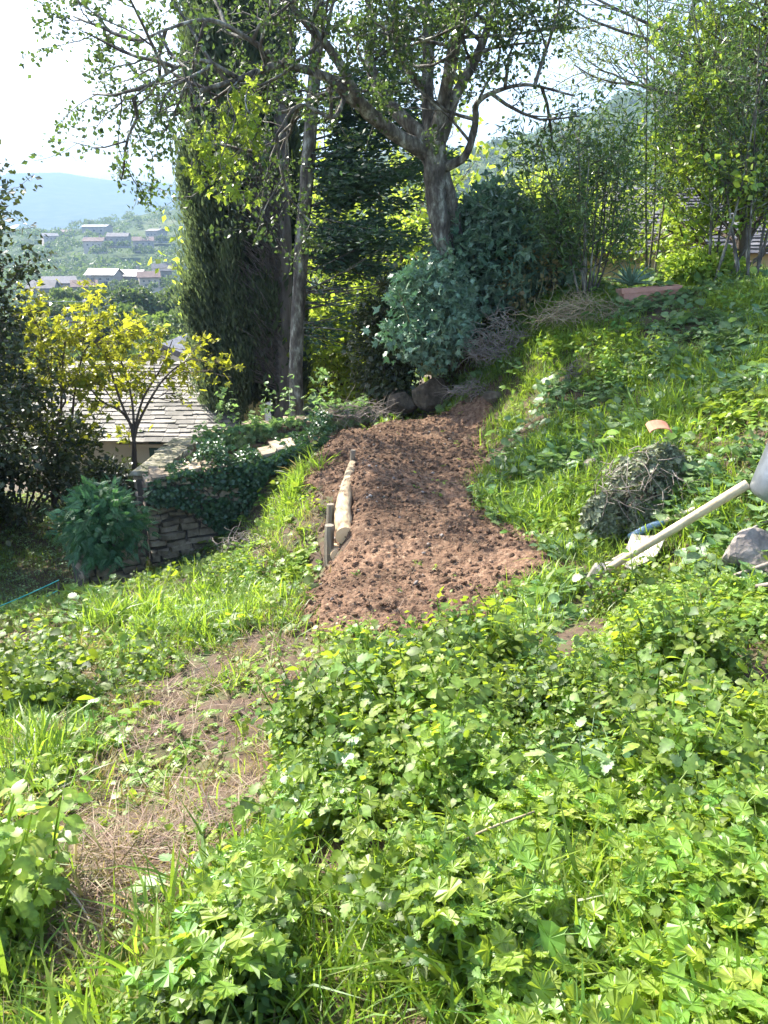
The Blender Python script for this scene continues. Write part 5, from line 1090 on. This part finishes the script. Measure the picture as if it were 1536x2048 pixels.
# sticks in front
def twig(label, pts, r0, r1, m='deadwood'):
    g = Geo(); stick(g, pts, r0, r1, 6, 5); return tag(g.build('twig', M_[m], loc=np.array(pts[0])), label, 'twig')
twig('curved brown stick leaning across the cut straw at lower left', [gpt(105, 1790, .06), gpt(160, 1850, .10), gpt(235, 1965, .05)], .004, .003)
twig('pale split stick lying flat near the bottom left', [gpt(100, 1975, .02), gpt(150, 1945, .03), gpt(195, 1920, .03)], .009, .006)
twig('thin dark twig standing in the straw by the weeds', [gpt(450, 1700, .0), gpt(425, 1650, .06), gpt(405, 1615, .10)], .004, .002, 'bark2')
twig('long fallen branch running through the weeds at right', [gpt(1200, 1540, .16), gpt(1300, 1490, .2), gpt(1420, 1450, .2)], .006, .004, 'bark2')
twig('thin bramble cane lying across the weeds in the middle', [gpt(830, 1850, .18), gpt(950, 1800, .22), gpt(1060, 1740, .2)], .005, .003, 'straw2')
twig('bent bare twig arching from the slope below the ivy wall', [gpt(440, 1110, .0), gpt(470, 1075, .12), gpt(500, 1080, .12)], .005, .003, 'bark2')
# teal cord fence
hp = at(118, 1172, 6.6); gy = float(gz(hp[0], hp[1])); e = thing('cord_fence', 'thin dark post with two teal cords stretched over the shaded lawn', 'fence', None, tuple(hp)); g = Geo(); stick(g, [[hp[0], hp[1], gy-.2], [hp[0]-.01, hp[1], (gy+hp[2])/2], hp+[0, 0, .03]], .010, .008, 7); g.build('post', M_['bark2'], e, loc=hp)
for k, (a, b) in enumerate([((118, 1160, 6.6), (-60, 1235, 6.0)), ((118, 1180, 6.6), (-60, 1262, 6.0))]):
    A, B = at(*a), at(*b); t = np.linspace(0, 1, 10)[:, None]; P = A+(B-A)*t; P[:, 2] -= .05*(t*(1-t))[:, 0]; g = Geo(); tube(g, P, .005, 5); g.build('cord', M_['teal'], e, loc=A)
# shaded lawn
g = Geo(); x = r.uniform(-6.5, -1.6, 9000); y = r.uniform(6.2, 12.5, 9000); z = gz(x, y); k = z < -1.5; tufts(g, x[k], y[k], 9, .05, .04, .11, np.full(k.sum(), .3)); tag(g.build('lawn', M_['grass']), 'short shaded lawn below the wall', 'grass', kind='stuff')
g = Geo(); k = (z < -1.6) & (r.random(9000) < .25); P = np.stack([x, y, z+.04], -1)[k]; inst(g, T_ROS[:2], P, upframes(len(P)), .06*np.ones(len(P)), r.random(len(P)), r); tag(g.build('lawn_weeds', M_['pale']), 'fallen pale leaves scattered on the shaded lawn', 'leaves', kind='stuff')
# distinctive single plants in the weeds
def plant(name, label, px, py, tpls, s, leaf, n, seed, spread=.08, dz=-.02, cat='plant', hs=.2):
    r = np.random.default_rng(seed); p = ground_hit(px, py); g = Geo(); x = p[0]+r.normal(0, spread, n); y = p[1]+r.normal(0, spread, n); P = np.stack([x, y, gz(x, y)+dz], -1)
    inst(g, tpls, P, upframes(n, hs, r), s*r.uniform(.7, 1.2, n), np.clip(r.normal(.6, .2, n), 0, 1), r); return tag(g.build(name, M_[leaf], loc=p), label, cat)
plant('crinkled_weed', 'weed with big pale crinkled leaves nearest the soil edge', 1020, 1350, T_LOB, .17, 'pale', 12, 21, .10, .08)
plant('crinkled_weed', 'weed with pale toothed leaves below the middle of the front weeds', 1240, 1640, T_SERR, .30, 'pale', 9, 22, .07)
plant('crinkled_weed', 'pale leaved weed among the front weeds near the right edge', 1450, 1560, T_SERR, .30, 'pale', 9, 23, .08)
plant('crinkled_weed', 'pale leaved weed at the left border of the front weeds', 640, 1660, T_SERR, .24, 'pale', 8, 24, .07)
plant('leafy_shrub', 'bright green bushy plant cut by the left edge in front', 20, 1880, T_TALL, .42, 'lime', 30, 1, .10)
plant('broadleaf_weed', 'low weed with large grey green leaves in the middle of the cut straw', 385, 1850, T_ROS, .17, 'pale', 5, 2, .05)
plant('nettle_clump', 'tall upright clump rising at the left side of the front weeds', 850, 1560, T_TALL, .44, 'herb', 26, 3, .10)
plant('nettle_clump', 'tall clump with big pale crinkled leaves at the top of the front weeds', 1120, 1420, T_LOB, .20, 'herb', 10, 4, .12)
plant('maple_seedling', 'lime seedling with large lobed leaves leaning over the cut ground', 680, 1480, T_LOB, .20, 'lime', 3, 5, .03)
plant('nettle_clump', 'yellow green weed clump at the front edge of the soil', 710, 1330, T_TALL, .24, 'lime', 26, 6, .07)
plant('nettle_clump', 'lime weed clump below the nearest stake', 610, 1130, T_LOB+T_ROS, .17, 'lime', 34, 7, .11)
plant('nettle_clump', 'lime weed clump left of the soil on the slope lip', 470, 1190, T_TALL, .30, 'herb', 30, 8, .12)
plant('nettle_clump', 'dense dark green tuft growing midway up the right bank', 1225, 760, T_TALL, .45, 'herb', 26, 9, .16)
plant('nettle_clump', 'thistle like pale plant near the lip at far left', 175, 1225, T_ROS, .22, 'pale', 7, 10, .1)
# ---------------------------------------------------------------- air
hz_ = Geo(); v, q = box_vf((0, 3200, 210), (15000, 6620+800, 560)); v[:, 2] = np.where(v[:, 2] < 100, -80, 330); hz_.add(v, [f for f in q])
m = bpy.data.materials.new('haze_air'); m.use_nodes = True; nt = m.node_tree; nt.nodes.remove(nt.nodes['Principled BSDF']); pv = nt.nodes.new('ShaderNodeVolumePrincipled')
pv.inputs['Color'].default_value = (.29, .41, .60, 1); pv.inputs['Density'].default_value = .0005; pv.inputs['Anisotropy'].default_value = 0; nt.links.new(pv.outputs[0], nt.nodes['Material Output'].inputs['Volume'])
tag(hz_.build('haze', m, smooth=False), 'pale summer haze filling the valley air', 'haze', kind='stuff')
